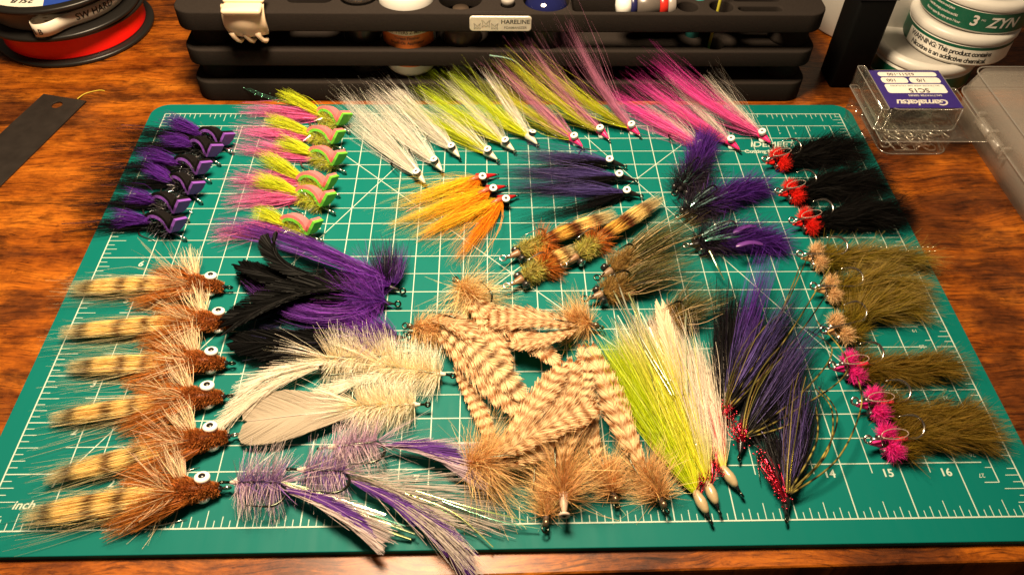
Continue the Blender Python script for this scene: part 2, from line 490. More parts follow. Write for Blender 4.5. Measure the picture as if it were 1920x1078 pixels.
# ------------------------------------------------------------------ the setting: table and floor
def wood_material():
    m, nt, b = new_mat('stained_wood'); N, L = nt.nodes, nt.links
    tc = N.new('ShaderNodeTexCoord')
    def mapped(sx, sy, loc=0.0, src=None):
        mp = N.new('ShaderNodeMapping'); mp.inputs['Scale'].default_value = (sx, sy, 1); mp.inputs['Location'].default_value = (loc, loc * 1.7, 0)
        L.new(src or tc.outputs['Object'], mp.inputs['Vector']); return mp.outputs[0]
    def noise(v, sc, det=6, ro=0.6, dist=0.0):
        n = N.new('ShaderNodeTexNoise'); n.inputs['Scale'].default_value = sc; n.inputs['Detail'].default_value = det
        n.inputs['Roughness'].default_value = ro; n.inputs['Distortion'].default_value = dist
        L.new(v, n.inputs['Vector']); return n.outputs['Fac']
    def ramp_(fac, stops):
        r = N.new('ShaderNodeValToRGB'); e = r.color_ramp.elements
        while len(e) < len(stops): e.new(0.5)
        for i, (p, c) in enumerate(stops): e[i].position = p; e[i].color = (*c, 1)
        L.new(fac, r.inputs[0]); return r.outputs[0]
    def mix(fac, a, b_, mode='MIX'):
        x = N.new('ShaderNodeMix'); x.data_type = 'RGBA'; x.blend_type = mode
        if isinstance(fac, float): x.inputs[0].default_value = fac
        else: L.new(fac, x.inputs[0])
        L.new(a, x.inputs[6]); L.new(b_, x.inputs[7]); return x.outputs[2]
    warp = noise(mapped(5, 8), 1.5, 3)
    vadd = N.new('ShaderNodeVectorMath'); vadd.operation = 'MULTIPLY_ADD'
    vadd.inputs[1].default_value = (0.0, 0.030, 0.0)
    cmb = N.new('ShaderNodeCombineXYZ'); L.new(warp, cmb.inputs[1])
    L.new(cmb.outputs[0], vadd.inputs[0]); L.new(tc.outputs['Object'], vadd.inputs[2])
    wv = vadd.outputs[0]
    fine = noise(mapped(42, 520, 1, wv), 1.0, 9, 0.75)
    mid = noise(mapped(12, 46, 3, wv), 1.0, 8, 0.68)
    mott = noise(mapped(55, 90, 6), 1.0, 8, 0.7)
    big = noise(mapped(10, 22, 7, wv), 1.0, 9, 0.66)
    pores = noise(mapped(60, 800, 9, wv), 1.0, 4, 0.65)
    crack = noise(mapped(9, 150, 5, wv), 1.0, 5, 0.6, 0.5)
    speck = noise(mapped(170, 260, 4), 1.0, 3, 0.6)
    c1 = ramp_(mid, [(0.32, (0.13, 0.026, 0.0025)), (0.52, (0.33, 0.088, 0.0060)), (0.70, (0.52, 0.165, 0.013))])
    c2 = ramp_(fine, [(0.30, (0.22, 0.16, 0.12)), (0.47, (0.85, 0.82, 0.80)), (0.66, (1.2, 1.2, 1.15))])
    col = mix(1.0, c1, c2, 'MULTIPLY')
    dk = ramp_(big, [(0.48, (0, 0, 0)), (0.57, (1, 1, 1))])
    dark = ramp_(fine, [(0.3, (0.010, 0.004, 0.002)), (0.62, (0.10, 0.026, 0.006))])
    bw = N.new('ShaderNodeRGBToBW'); L.new(dk, bw.inputs[0])
    dm = N.new('ShaderNodeMath'); dm.operation = 'MULTIPLY'; dm.inputs[1].default_value = 0.8; L.new(bw.outputs[0], dm.inputs[0])
    col = mix(dm.outputs[0], col, dark)
    pr = ramp_(pores, [(0.36, (0.10, 0.06, 0.05)), (0.47, (1, 1, 1))])
    col = mix(0.7, col, pr, 'MULTIPLY')
    ck = ramp_(crack, [(0.35, (0.05, 0.03, 0.03)), (0.41, (1, 1, 1))])
    col = mix(0.6, col, ck, 'MULTIPLY')
    col = mix(0.95, col, ramp_(mott, [(0.34, (0.30, 0.24, 0.20)), (0.55, (1, 1, 1))]), 'MULTIPLY')
    sk = ramp_(speck, [(0.30, (0.25, 0.2, 0.18)), (0.38, (1, 1, 1))])
    col = mix(0.6, col, sk, 'MULTIPLY')
    # three boards of slightly different tone, glued side by side along the front
    L.new(col, b.inputs['Base Color'])
    rr = ramp_(fine, [(0.3, (0.55, 0.55, 0.55)), (0.7, (0.36, 0.36, 0.36))])
    L.new(rr, b.inputs['Roughness'])
    b.inputs['Specular IOR Level'].default_value = 0.12
    b.inputs['Coat Weight'].default_value = 0.28; b.inputs['Coat Roughness'].default_value = 0.27
    bp = N.new('ShaderNodeBump'); bp.inputs['Strength'].default_value = 0.55; bp.inputs['Distance'].default_value = 0.0005
    L.new(fine, bp.inputs['Height']); L.new(bp.outputs[0], b.inputs['Normal'])
    return m
WOOD = wood_material()
fy = lambda x: -19.9 + 0.0107 * (x - 240)
a = Acc()
prism(a, [(-420, fy(-420)), (920, fy(920)), (920, 620), (-420, 620)], -28, 0, None, 1.6)
tag(thing_mesh('table_top', a, (0, 0, 0), WOOD, smooth=False), 'worn orange brown stained wooden table top under everything', 'table', kind='structure')
a = Acc().add([(-2500, -2500, -740), (2500, -2500, -740), (2500, 2500, -740), (-2500, 2500, -740)], [(0, 1, 2, 3)])
tag(thing_mesh('floor', a, (0, 0, -740), simple('dark_floor', (0.02, 0.017, 0.015), 0.8)), 'dark floor below the table edge', 'floor', kind='structure')

# ------------------------------------------------------------------ cutting mat
IN = 25.4
def mat_material():
    m, nt, b = new_mat('green_cutting_mat'); N, L = nt.nodes, nt.links
    tc = N.new('ShaderNodeTexCoord')
    n = N.new('ShaderNodeTexNoise'); n.inputs['Scale'].default_value = 9; n.inputs['Detail'].default_value = 6
    L.new(tc.outputs['Object'], n.inputs['Vector'])
    f = N.new('ShaderNodeTexNoise'); f.inputs['Scale'].default_value = 2600; f.inputs['Detail'].default_value = 2
    L.new(tc.outputs['Object'], f.inputs['Vector'])
    mx = N.new('ShaderNodeMix'); mx.data_type = 'RGBA'
    mx.inputs[6].default_value = (0.0003, 0.104, 0.090, 1); mx.inputs[7].default_value = (0.0005, 0.128, 0.111, 1)
    L.new(n.outputs['Fac'], mx.inputs[0]); L.new(mx.outputs[2], b.inputs['Base Color'])
    # scuffs: fine pale scratches from use
    mp = N.new('ShaderNodeMapping'); mp.inputs['Scale'].default_value = (30, 4, 1); mp.inputs['Rotation'].default_value = (0, 0, 0.6)
    L.new(tc.outputs['Object'], mp.inputs['Vector'])
    s = N.new('ShaderNodeTexNoise'); s.inputs['Scale'].default_value = 6; s.inputs['Detail'].default_value = 8
    L.new(mp.outputs[0], s.inputs['Vector'])
    r = N.new('ShaderNodeMapRange'); r.inputs[1].default_value = 0.35; r.inputs[2].default_value = 0.7
    r.inputs[3].default_value = 0.50; r.inputs[4].default_value = 0.62
    L.new(s.outputs['Fac'], r.inputs[0]); L.new(r.outputs[0], b.inputs['Roughness'])
    b.inputs['Specular IOR Level'].default_value = 0.12
    bp = N.new('ShaderNodeBump'); bp.inputs['Strength'].default_value = 0.12; bp.inputs['Distance'].default_value = 0.0001
    L.new(f.outputs['Fac'], bp.inputs['Height']); L.new(bp.outputs[0], b.inputs['Normal'])
    return m
cutting_mat = empty('cutting_mat', (215, 140, 0))
tag(cutting_mat, 'green self healing cutting mat printed with an inch grid', 'cutting mat')
a = Acc(); prism(a, rrect(-0.38 * IN, -0.42 * IN, 17.35 * IN, 11.41 * IN, 11, 8), 0.05, MT, None, 0.35)
part('mat_sheet', a, cutting_mat, mat_material(), smooth=False)
INK = simple('mat_print_ink', (0.41, 0.50, 0.42), 0.6, var=0.1, bscale=1500)
a = Acc()
ZP = MT + 0.06
def strip(x0, y0, x1, y1, w):
    p = np.array([x0, y0]) * IN; q = np.array([x1, y1]) * IN; d = unit(np.append(q - p, 0))[:2]; n = np.array([-d[1], d[0]]) * w / 2
    strip.k = (strip.k + 1) % 4
    z = ZP + 0.012 * strip.k + (0.05 if abs(d[0]) > abs(d[1]) else 0.0)
    a.add([(*(p - n), z), (*(q - n), z), (*(q + n), z), (*(p + n), z)], [(0, 1, 2, 3)])
strip.k = 0
for (x0, y0, x1, y1) in ((0, 0, 17, 0), (0, 11, 17, 11), (0, 0, 0, 11), (17, 0, 17, 11)): strip(x0, y0, x1, y1, 0.62)
for i in range(1, 17): strip(i, 0, i, 10.5, 0.5)
for i in range(1, 11): strip(0, i, 16.45, i, 0.5)
for i in range(1, 16): strip(i + 0.5, 0.82, i + 0.5, 10.5, 0.42)
for i in range(1, 10): strip(0.82, i + 0.5, 16.45, i + 0.5, 0.42)
strip(0.9, 10.5, 16.6, 10.5, 0.5); strip(16.6, 10.5, 16.6, 0.62, 0.5); strip(16.35, 0.62, 16.6, 0.62, 0.4)
for i in range(17 * 8):
    x = i / 8
    if i % 8:
        h = 0.30 if i % 4 == 0 else (0.2 if i % 2 == 0 else 0.13)
        strip(x, 0.01, x, h, 0.34); strip(x, 10.99, x, 11 - h, 0.34)
for i in range(11 * 8):
    y = i / 8
    if i % 8:
        h = 0.36 if i % 4 == 0 else (0.24 if i % 2 == 0 else 0.16)
        strip(0.01, y, h, y, 0.34); strip(16.99, y, 17 - h, y, 0.34)
for i in range(40):
    x = 1.1 + i * 1 / 2.54
    if x < 16.5: strip(x, 10.49, x, 10.36 if i % 2 else 10.28, 0.3)
for i in range(24):
    y = 0.9 + i / 2.54
    if y < 10.3: strip(16.59, y, 16.47, y, 0.3)
# 45 and 60 degree guides
strip(8.5, 5.5, 4.1, 9.9, 0.45); strip(8.5, 5.5, 12.9, 9.9, 0.45); strip(8.5, 5.5, 3.9, 0.9, 0.45); strip(8.5, 5.5, 13.1, 0.9, 0.45)
strip(1, 1, 6.6, 10.1, 0.45)
strip(16, 1, 10.4, 10.1, 0.45)
part('printed_grid', a, cutting_mat, INK, smooth=False)
a = Acc()
ZT = MT + 0.19; UX = np.array([1.0, 0, 0]); UY = np.array([0, 1.0, 0])
for i in range(1, 11): text_on(a, str(i), 5.2, ((0.86) * IN, (i - 0.19) * IN, ZT), UX, UY, bold=0.12, shear=0.15)
for i in range(2, 17): text_on(a, str(i), 5.2, ((i - 0.2 if i < 10 else i - 0.24) * IN, 0.81 * IN, ZT), UX, UY, bold=0.12, shear=0.0)
text_on(a, 'inch', 5.4, (0.52 * IN, 0.44 * IN, ZT), UX, UY, bold=0.1, shear=0.2)
for i in range(38):
    text_on(a, str(40 - i), 2.6, ((1.1 + i / 2.54) * IN, 10.2 * IN, ZT), -UX, -UY)
for i in range(24):
    text_on(a, str(27 - i), 2.8, (16.35 * IN, (0.75 + i / 2.54) * IN, ZT), -UX, -UY)
text_on(a, '60\u00b0', 4.2, (4.3 * IN, 6.80 * IN, ZT), UX, UY, bold=0.08)
text_on(a, 'IDEMEET', 7.2, P(1447, 272, MT) + [0, 0, 0.2], UX, UY, bold=0.1, shear=0.25)
text_on(a, 'Cutting Mat', 4.4, P(1428, 285, MT) + [0, 0, 0.2], UX, UY, bold=0.1)
part('printed_numbers', a, cutting_mat, INK, smooth=False, kind='stuff')

# ------------------------------------------------------------------ foam organiser with three tiers
FOAM = simple('black_eva_foam', (0.021, 0.017, 0.015), 0.9, ior=1.15, bump=0.5, bscale=1800, var=0.35, spec=0.15)
def slab_mesh(name, outline, holes, z0, z1, bev, origin, mat):
    """foam tier with real cut-outs: a filled 2D curve, extruded and bevelled"""
    cu = bpy.data.curves.new(name, 'CURVE'); cu.dimensions = '2D'; cu.fill_mode = 'BOTH'
    for pts in [outline] + holes:
        sp = cu.splines.new('POLY'); sp.points.add(len(pts) - 1); sp.use_cyclic_u = True
        for i, p in enumerate(pts): sp.points[i].co = ((p[0] - origin[0]) * MM, (p[1] - origin[1]) * MM, 0, 1)
    cu.extrude = ((z1 - z0) / 2 - bev) * MM; cu.bevel_depth = bev * MM; cu.bevel_resolution = 2; cu.offset = -bev * MM
    ob = bpy.data.objects.new(name, cu); COL.objects.link(ob)
    dg = bpy.context.evaluated_depsgraph_get()
    me = bpy.data.meshes.new_from_object(ob.evaluated_get(dg)); bpy.data.objects.remove(ob)
    me.transform(__import__('mathutils').Matrix.Translation((0, 0, ((z0 + z1) / 2 - origin[2]) * MM)))
    me.materials.clear(); me.materials.append(mat); me.name = name
    return me
def circle(cx, cy, r, n=28): return [(cx + r * math.cos(-6.28318 * i / n), cy + r * math.sin(-6.28318 * i / n)) for i in range(n)]
def stadium(x0, x1, cy, r):
    return [tuple(p) for p in rrect(x0, cy - r, x1, cy + r, r * 0.98, 6)[::-1]]
RX0, RX1, RY0, RY1 = 15.0, 413.0, 297.5, 392.0
rack = empty('foam_organizer', (214, 345, 0))
tag(rack, 'black foam bottle organizer with three tiers and round holes behind the mat', 'organizer')
outl = [tuple(p) for p in rrect(RX0, RY0, RX1, RY1, 12, 8)]
holes_top = [circle(125, 318, 11.5), circle(154, 318.5, 17.6, 36), circle(187.5, 316, 13.2), circle(216.5, 309, 4.2), circle(240.5, 315, 14.2),
             [tuple(p) for p in rrect(256, 301, 318, 318, 2.5, 4)[::-1]], circle(327, 307.5, 6.4), circle(348, 308, 7.2), stadium(358, 385, 305, 3.0), stadium(357, 386, 317, 3.0),
             stadium(82, 109, 315, 5.0), circle(62, 322, 9), circle(40, 345, 11), circle(100, 350, 13), circle(150, 360, 14), circle(210, 352, 14), circle(270, 352, 13), circle(330, 352, 13), circle(385, 352, 12)]
holes_mid = [circle(125, 318, 11.5), circle(154, 318.5, 17.6, 36), circle(187.5, 316, 13.2), circle(240.5, 315, 14.2), circle(348, 308, 7.2)]
for nm, hs, z0, z1 in (('foam_tier', [], 0.05, 14), ('foam_tier', holes_mid, 26, 37), ('foam_tier', holes_top, 50, 62.5)):
    o = link(nm, slab_mesh(nm, outl, hs, z0, z1, 1.0, (214, 345, 0), FOAM), rack)
for x, y in ((31, 316), (118, 338), (325, 332), (398, 316), (31, 378), (398, 378), (214, 380)):
    for z0, z1 in ((13.8, 26.2), (36.8, 50.2)):
        a = Acc(); lathe(a, [(13, z0), (12.2, z0 + 2), (12.2, z1 - 2), (13, z1)], (x, y, 0), (0, 0, 1), 28); part('foam_post', a, rack, FOAM)
# badge
bc = np.array([212, RY0, 56.2])
a = Acc()
bp_ = rrect(-18.8, -4.9, 18.8, 4.9, 2.0, 5)
V = []; n = len(bp_)
for k, (ins, dy) in enumerate(((0, 0.4), (0, -0.5), (0.4, -0.9))):
    q = bp_ * np.array([1 - ins / 18.8, 1 - ins / 4.9]); V.append(np.column_stack([bc[0] + q[:, 0], np.full(n, bc[1] + dy), bc[2] + q[:, 1]]))
f = [(i * n + j, i * n + (j + 1) % n, (i + 1) * n + (j + 1) % n, (i + 1) * n + j) for i in range(2) for j in range(n)] + [tuple(2 * n + j for j in range(n))]
a.add(np.concatenate(V), f)
badge = part('badge', a, rack, simple('brushed_badge', (0.62, 0.58, 0.50), 0.35, 0.3), smooth=False, label='pale rounded name plate with dark lettering')
a = Acc(); XZ = np.array([0, 0, 1.0])
text_on(a, 'HARELINE', 3.9, bc + [9, -0.95, 1.3], UX, XZ, bold=0.06)
a2 = Acc(); text_on(a2, 'FOAMANIZER', 2.25, bc + [9, -0.95, -2.5], UX, XZ, bold=0.05)
# three little hare marks in outline
def hare(acc, cx, cz, s):
    pts = [(-1.6, -1.6), (-1.3, 0.2), (-1.7, 1.6), (-0.9, 0.9), (0, -0.2), (0.9, 0.9), (1.7, 1.6), (1.3, 0.2), (1.6, -1.6), (0.7, -0.7), (0, -1.3), (-0.7, -0.7), (-1.6, -1.6)]
    tube(acc, [(bc[0] + cx + s * x, bc[1] - 0.95, bc[2] + cz + s * z) for x, z in pts], 0.13, 4)
hare(a2, -14.2, -1.4, 1.2); hare(a2, -8.9, 0.3, 1.55); hare(a2, -3.6, -1.4, 1.2)
part('lettering', a, badge, simple('black_print', (0.012, 0.012, 0.012), 0.5), smooth=False)
part('lettering', a2, badge, simple('grey_print', (0.16, 0.15, 0.13), 0.5), smooth=False)
a = Acc(); text_on(a, 'HARELINE & HARE LINE DUBBIN', 2.2, (211, 299.6, 62.56), UX, UY)
part('lettering', a, rack, simple('dim_print', (0.015, 0.013, 0.012), 0.6), smooth=False, label='small debossed line of capitals on the top tier')

# bottles and tools that stand in the organiser
def thing(name, loc, label, cat, group=None):
    return tag(empty(name, loc), label, cat, group)
WHITE_PL = simple('white_plastic', (0.58, 0.56, 0.52), 0.35, var=0.04)
BLACK_PL = simple('black_plastic', (0.012, 0.011, 0.011), 0.35, var=0.2)
t = thing('glue_bottle', (154, 318.5, 14), 'white glue bottle with orange label and black cap standing in the foam organizer', 'bottle')
a = Acc(); lathe(a, [(9, 14.05), (14, 14.6), (16.4, 17.5), (17, 22), (17, 60), (16.8, 66), (14, 70), (8, 72.5), (6.5, 74), (6.5, 76)], (154, 318.5, 0), (0, 0, 1), 40); part('bottle_body', a, t, WHITE_PL)
a = Acc(); lathe(a, [(8, 75.8), (8, 88), (7, 89.5), (0.01, 89.6)], (154, 318.5, 0), (0, 0, 1), 28); part('bottle_cap', a, t, BLACK_PL)
a = Acc(); a0 = math.radians(-150); a1 = math.radians(-30)
# label wraps the front
th = np.linspace(math.radians(-158), math.radians(-22), 30)
def cyl_patch(acc, c, r, z0, z1, th, col=None):
    n = len(th)
    V = np.concatenate([np.column_stack([c[0] + r * np.cos(th), c[1] + r * np.sin(th), np.full(n, z)]) for z in (z0, z1)])
    acc.add(V, [(i, i + 1, n + i + 1, n + i) for i in range(n - 1)], col)
cyl_patch(a, (154, 318.5), 17.12, 23, 45.2, th)
lab = part('bottle_label', a, t, simple('orange_label', (0.62, 0.16, 0.03), 0.5))
a = Acc(); cyl_patch(a, (154, 318.5), 17.16, 45.2, 51, th)
part('bottle_label', a, t, simple('pale_label', (0.6, 0.55, 0.42), 0.5))
a = Acc(); text_cyl(a, 'FLY TYERS Z-MENT', 3.0, (154, 318.5), 17.3, 47.2, math.radians(-90), bold=0.05)
text_cyl(a, 'Thread Finisher', 2.6, (154, 318.5), 17.3, 43.2, math.radians(-90), bold=0.05)
text_cyl(a, 'Brush-On Applicator', 2.6, (154, 318.5), 17.3, 40.0, math.radians(-90), bold=0.05)
part('lettering', a, t, simple('dark_label_ink', (0.05, 0.02, 0.015), 0.5), smooth=False)
t = thing('steel_jar', (125, 318, 14), 'small dark jar with shiny steel rim in the foam organizer', 'jar')
a = Acc(); lathe(a, [(10, 14.1), (11, 16), (11, 60), (10, 62)], (125, 318, 0), (0, 0, 1), 28); part('jar_body', a, t, BLACK_PL)
a = Acc(); lathe(a, [(10.6, 61.5), (10.9, 64), (10.6, 66), (9.2, 66.5), (8.8, 64), (0.01, 63)], (125, 318, 0), (0, 0, 1), 32); part('rim', a, t, STEEL)
t = thing('dark_vial', (187.5, 316, 14), 'dark amber vial sunk low in a foam organizer hole beside the glue bottle', 'vial')
a = Acc(); lathe(a, [(11, 14.1), (12, 16), (12, 44), (9, 50), (5, 52), (5, 56), (0.01, 56.2)], (187.5, 316, 0), (0, 0, 1), 28); part('vial_body', a, t, simple('smoky_plastic', (0.05, 0.035, 0.025), 0.25))
t = thing('blue_bottle', (240.5, 315, 14), 'glossy dark blue round capped bottle in the foam organizer', 'bottle')
a = Acc(); lathe(a, [(12, 14.1), (13, 16), (13, 55), (13.3, 58)], (240.5, 315, 0), (0, 0, 1), 28); part('bottle_body', a, t, BLACK_PL)
a = Acc(); lathe(a, [(13.5 * math.cos(x), 57 + 10 * math.sin(x)) for x in np.linspace(0, 1.55, 10)], (240.5, 315, 0), (0, 0, 1), 36); part('bottle_cap', a, t, simple('blue_glass_cap', (0.006, 0.008, 0.05), 0.08, coat=1.0))
a = Acc(); lathe(a, [(3.4, 52), (3.6, 63), (4.0, 63.5), (4.2, 65.4), (3.7, 66.2), (0.01, 66.4)], (216.5, 309, 0), (0, 0, 1), 24)
tag(thing_mesh('grey_plug', a, (216.5, 309, 52), simple('grey_plug_plastic', (0.22, 0.20, 0.18), 0.6)), 'small grey plug set in the organizer top above the name plate', 'plug')
t = thing('marker_pen', (284, 309, 58), 'stubby white and navy marker lying in the organizer slot with red band', 'marker')
ax = (1, 0.03, 0.0)
for nm, x0, x1, r, c in (('pen_cap', 0, 7, 7.2, (0.7, 0.68, 0.64)), ('pen_band', 7, 11, 7.3, (0.012, 0.012, 0.06)), ('pen_body', 11, 25, 7.0, (0.10, 0.085, 0.075)), ('pen_band', 25, 30, 7.2, (0.45, 0.02, 0.012)), ('pen_end', 30, 35, 6.8, (0.25, 0.22, 0.20))):
    a = Acc(); pr = [(r * 0.9, x0), (r, x0 + 0.4), (r, x1 - 0.4), (r * 0.9, x1)]
    if nm == 'pen_cap': pr = [(0.01, -1.5), (4.5, -0.8), (6.6, 1.0), (r, 3.5), (r, x1)]
    lathe(a, pr, (284, 309, 62), ax, 28); part(nm, a, t, simple('pen_plastic_%d' % int(x0), c, 0.3))
a = Acc(); tube(a, [(346, 309.5, 26.1), (347, 310, 60), (348, 312, 110)], 1.0, 8)
tag(thing_mesh('yellow_stick', a, (346, 309.5, 26), simple('yellow_stick_paint', (0.42, 0.38, 0.04), 0.4)), 'thin yellow green stick standing in an organizer hole', 'stick')
a = Acc(); tube(a, [(336, 318, 14.1), (336, 318, 60), (336, 318, 64)], [4.5, 4.5, 4.0], 16)
tag(thing_mesh('teal_tube', a, (336, 318, 14), simple('teal_plastic', (0.02, 0.16, 0.15), 0.4)), 'teal plastic tube seen between the organizer tiers', 'tube')

# claw clip hanging on the top tier
CLIP = simple('cream_clip_plastic', (0.72, 0.55, 0.38), 0.32, var=0.03)
t = thing('claw_clip', (60, 297, 46), 'cream plastic claw hair clip gripping the organizer front edge', 'hair clip')
a = Acc(); nx, nz = 14, 12; th_ = 2.2
def clip_pt(u, v, off):
    x = 60 + (u - 0.5) * (25 - 5 * max(0, 0.35 - v)) ; z = 50 + 19 * v
    y = RY0 - 3.2 - 4.5 * math.sin(math.pi * min(1, max(0, v * 0.85 + 0.05))) + 3.5 * (2 * u - 1) ** 2
    r_ = 0.0
    return np.array([x, y - off, z])
for off in (0, th_):
    pass
Vc = np.array([[clip_pt(i / nx, j / nz, o) for i in range(nx + 1)] for o in (0, th_) for j in range(nz + 1)]).reshape(-1, 3)
# round the corners of the panel
for k in range(len(Vc)):
    pass
W = nx + 1; H = nz + 1; idx = lambda o, j, i: o * W * H + j * W + i
f = []
for j in range(nz):
    for i in range(nx):
        f.append((idx(1, j, i), idx(1, j, i + 1), idx(1, j + 1, i + 1), idx(1, j + 1, i)))
        f.append((idx(0, j, i), idx(0, j + 1, i), idx(0, j + 1, i + 1), idx(0, j, i + 1)))
for i in range(nx):
    f.append((idx(0, 0, i), idx(0, 0, i + 1), idx(1, 0, i + 1), idx(1, 0, i))); f.append((idx(0, nz, i), idx(1, nz, i), idx(1, nz, i + 1), idx(0, nz, i + 1)))
for j in range(nz):
    f.append((idx(0, j, 0), idx(1, j, 0), idx(1, j + 1, 0), idx(0, j + 1, 0))); f.append((idx(0, j, nx), idx(0, j + 1, nx), idx(1, j + 1, nx), idx(1, j, nx)))
a.add(Vc, f)
part('clip_shell', a, t, CLIP)
a = Acc(); box(a, (49, RY0 - 11.5, 66.5), (72, RY0 - 1.0, 70.0), None, 1.2); part('finger_tab', a, t, CLIP)
a = Acc(); box(a, (48.5, RY0 - 1.5, 68.6), (72.5, RY0 + 10, 71.5), None, 1.0); part('clip_back', a, t, CLIP)
for i, x in enumerate((53, 60.5, 68)):
    a = Acc(); tube(a, [(x - 1.8, RY0 - 5.6, 53), (x - 1.2, RY0 - 6.0, 50.2), (x + 0.2, RY0 - 5.6, 47.8), (x + 1.4, RY0 - 4.0, 46.3), (x + 1.8, RY0 - 1.5, 46.0)], [2.3, 1.5, 1.3, 1.5, 1.3], 12); part('clip_tooth', a, t, CLIP)

# ------------------------------------------------------------------ line spools
SPB = simple('spool_black_plastic', (0.010, 0.009, 0.008), 0.38, var=0.15, bump=0.1, bscale=900)
def spool(name, c, z, label, rw, line_name, mat_line):
    t = thing(name, (c[0], c[1], z), label, 'spool', 'line spools stacked at the table corner')
    a = Acc(); lathe(a, [(12, z + 0.05), (52, z + 0.05), (53, z + 0.6), (53, z + 2.2), (52.2, z + 2.9), (44, z + 3.2), (12, z + 3.2)], (*c, 0), (0, 0, 1), 72); part('spool_flange', a, t, SPB)
    a = Acc(); lathe(a, [(12, z + 19.0), (44, z + 19.0), (52.2, z + 19.3), (53, z + 20), (53, z + 21.6), (52, z + 22.1), (47, z + 22.1), (46.5, z + 21.6), (12, z + 21.6)], (*c, 0), (0, 0, 1), 72); part('spool_flange', a, t, SPB)
    a = Acc(); pr = [(30, z + 3.1)]
    for i in range(16): pr += [(rw + 0.35 * (i % 2), z + 3.3 + i), ]
    pr += [(30, z + 19.1)]; lathe(a, pr, (*c, 0), (0, 0, 1), 72); part('wound_line', a, t, mat_line, label=line_name)
    return t
SC1 = (-92, 388); SC2 = (-93, 383)
spool('line_spool', SC1, 0.0, 'black spool wound with bright red fishing line, under another spool', 47.6, 'bright red wound monofilament', simple('red_line', (0.92, 0.010, 0.006), 0.3, bump=0.2, bscale=700))
sp2 = spool('line_spool', SC2, 22.2, 'black spool with white and blue label, stacked on the red line spool', 43.5, 'pale clear wound monofilament', simple('clear_line', (0.22, 0.17, 0.12), 0.3))
zt = 22.2 + 21.75
def sector(acc, c, r0, r1, a0, a1, z, n=24):
    th = np.radians(np.linspace(a0, a1, n))
    V = np.concatenate([np.column_stack([c[0] + r * np.cos(th), c[1] + r * np.sin(th), np.full(n, z)]) for r in (r0, r1)])
    acc.add(V, [(i, n + i, n + i + 1, i + 1) for i in range(n - 1)])
a = Acc(); sector(a, SC2, 14, 46.2, -200, -75, zt + 0.05); part('spool_label', a, sp2, simple('cream_paper', (0.70, 0.66, 0.56), 0.55), smooth=False, label='cream paper label sector with bold weight figures')
a = Acc(); sector(a, SC2, 14, 46.2, -75, 160, zt + 0.05, 40); part('spool_label', a, sp2, simple('blue_paper', (0.015, 0.05, 0.30), 0.5), smooth=False, label='blue paper label sector')
a = Acc(); text_on(a, '25LB', 7.0, (SC2[0] - 2.5, SC2[1] - 38.5, zt + 0.12), -UX, -UY, bold=0.25, shear=0.2)
text_on(a, '11kg', 3.0, (SC2[0] - 18, SC2[1] - 36, zt + 0.12), -UX, -UY)
part('lettering', a, sp2, simple('black_print', (0, 0, 0)), smooth=False)
a = Acc(); text_on(a, 'k', 7.0, (SC2[0] + 27, SC2[1] - 28, zt + 0.12), -UX, -UY, bold=0.3)
part('lettering', a, sp2, WHITE_PL, smooth=False)
a = Acc(); text_on(a, 'HARD MONO', 6.0, (SC2[0] + 5, SC2[1] - 20, zt + 0.12), -UX, -UY, bold=0.2)
part('lettering', a, sp2, WHITE_PL, smooth=False)
# paper tape round the upper spool with a loose folded loop
TAPE = simple('pale_tape', (0.66, 0.60, 0.50), 0.45, var=0.05)
tp = thing('spool_tape', (SC2[0] + 20, SC2[1] - 48, 30), 'pale printed tape band looped loosely out of the upper spool', 'tape')
path = [np.array([SC2[0] + 45.4 * math.cos(x), SC2[1] + 45.4 * math.sin(x)]) for x in np.radians(np.linspace(70, -52, 20))]
e = path[-1]
loop = [e + np.array(d) for d in ((-5, -4.5), (-9, -9.5), (-12.5, -14.5), (-17, -18), (-22.5, -18.5), (-25.5, -14.5), (-24.5, -9.5), (-20, -7), (-14, -6.2), (-9, -5.6), (-5.4, -3.6))]
path = np.array(path + loop)
def ribbon(acc, path, z0, z1, th=0.35):
    T = np.gradient(path, axis=0); T /= np.linalg.norm(T, axis=1)[:, None]; Nn = np.stack([-T[:, 1], T[:, 0]], 1); n = len(path)
    A_, B_ = path + Nn * th / 2, path - Nn * th / 2
    V = np.concatenate([np.column_stack([q, np.full(n, z)]) for q in (A_, B_) for z in (z0, z1)])
    f = []
    for i in range(n - 1):
        f += [(i, i + 1, n + i + 1, n + i), (2 * n + i, 3 * n + i, 3 * n + i + 1, 2 * n + i + 1), (n + i, n + i + 1, 3 * n + i + 1, 3 * n + i), (i, 2 * n + i, 2 * n + i + 1, i + 1)]
    acc.add(V, f)
from itertools import chain
def smooth_path(p, m=6):
    p = np.asarray(p, float); n = len(p); out = []
    for i in range(n - 1):
        p0, p1, p2, p3 = p[max(i - 1, 0)], p[i], p[i + 1], p[min(i + 2, n - 1)]
        for t_ in np.arange(m) / m:
            out.append(0.5 * ((2 * p1) + (p2 - p0) * t_ + (2 * p0 - 5 * p1 + 4 * p2 - p3) * t_ ** 2 + (3 * p1 - p0 - 3 * p2 + p3) * t_ ** 3))
    out.append(p[-1]); return np.array(out)
sp_ = smooth_path(path, 4)
a = Acc(); ribbon(a, sp_, 27.5, 36.5); part('tape_band', a, tp, TAPE)
a = Acc(); text_cyl(a, 'SW HARD', 6.2, SC2, 45.9, 32, math.radians(-38), bold=0.1)
part('lettering', a, tp, simple('black_print', (0, 0, 0)), smooth=False)
a = Acc(); text_on(a, 'LB', 5.5, (e[0] - 20.5, e[1] - 18.9, 31.0), (1, -0.04, 0), XZ, bold=0.1)
part('lettering', a, tp, simple('black_print', (0, 0, 0)), smooth=False)

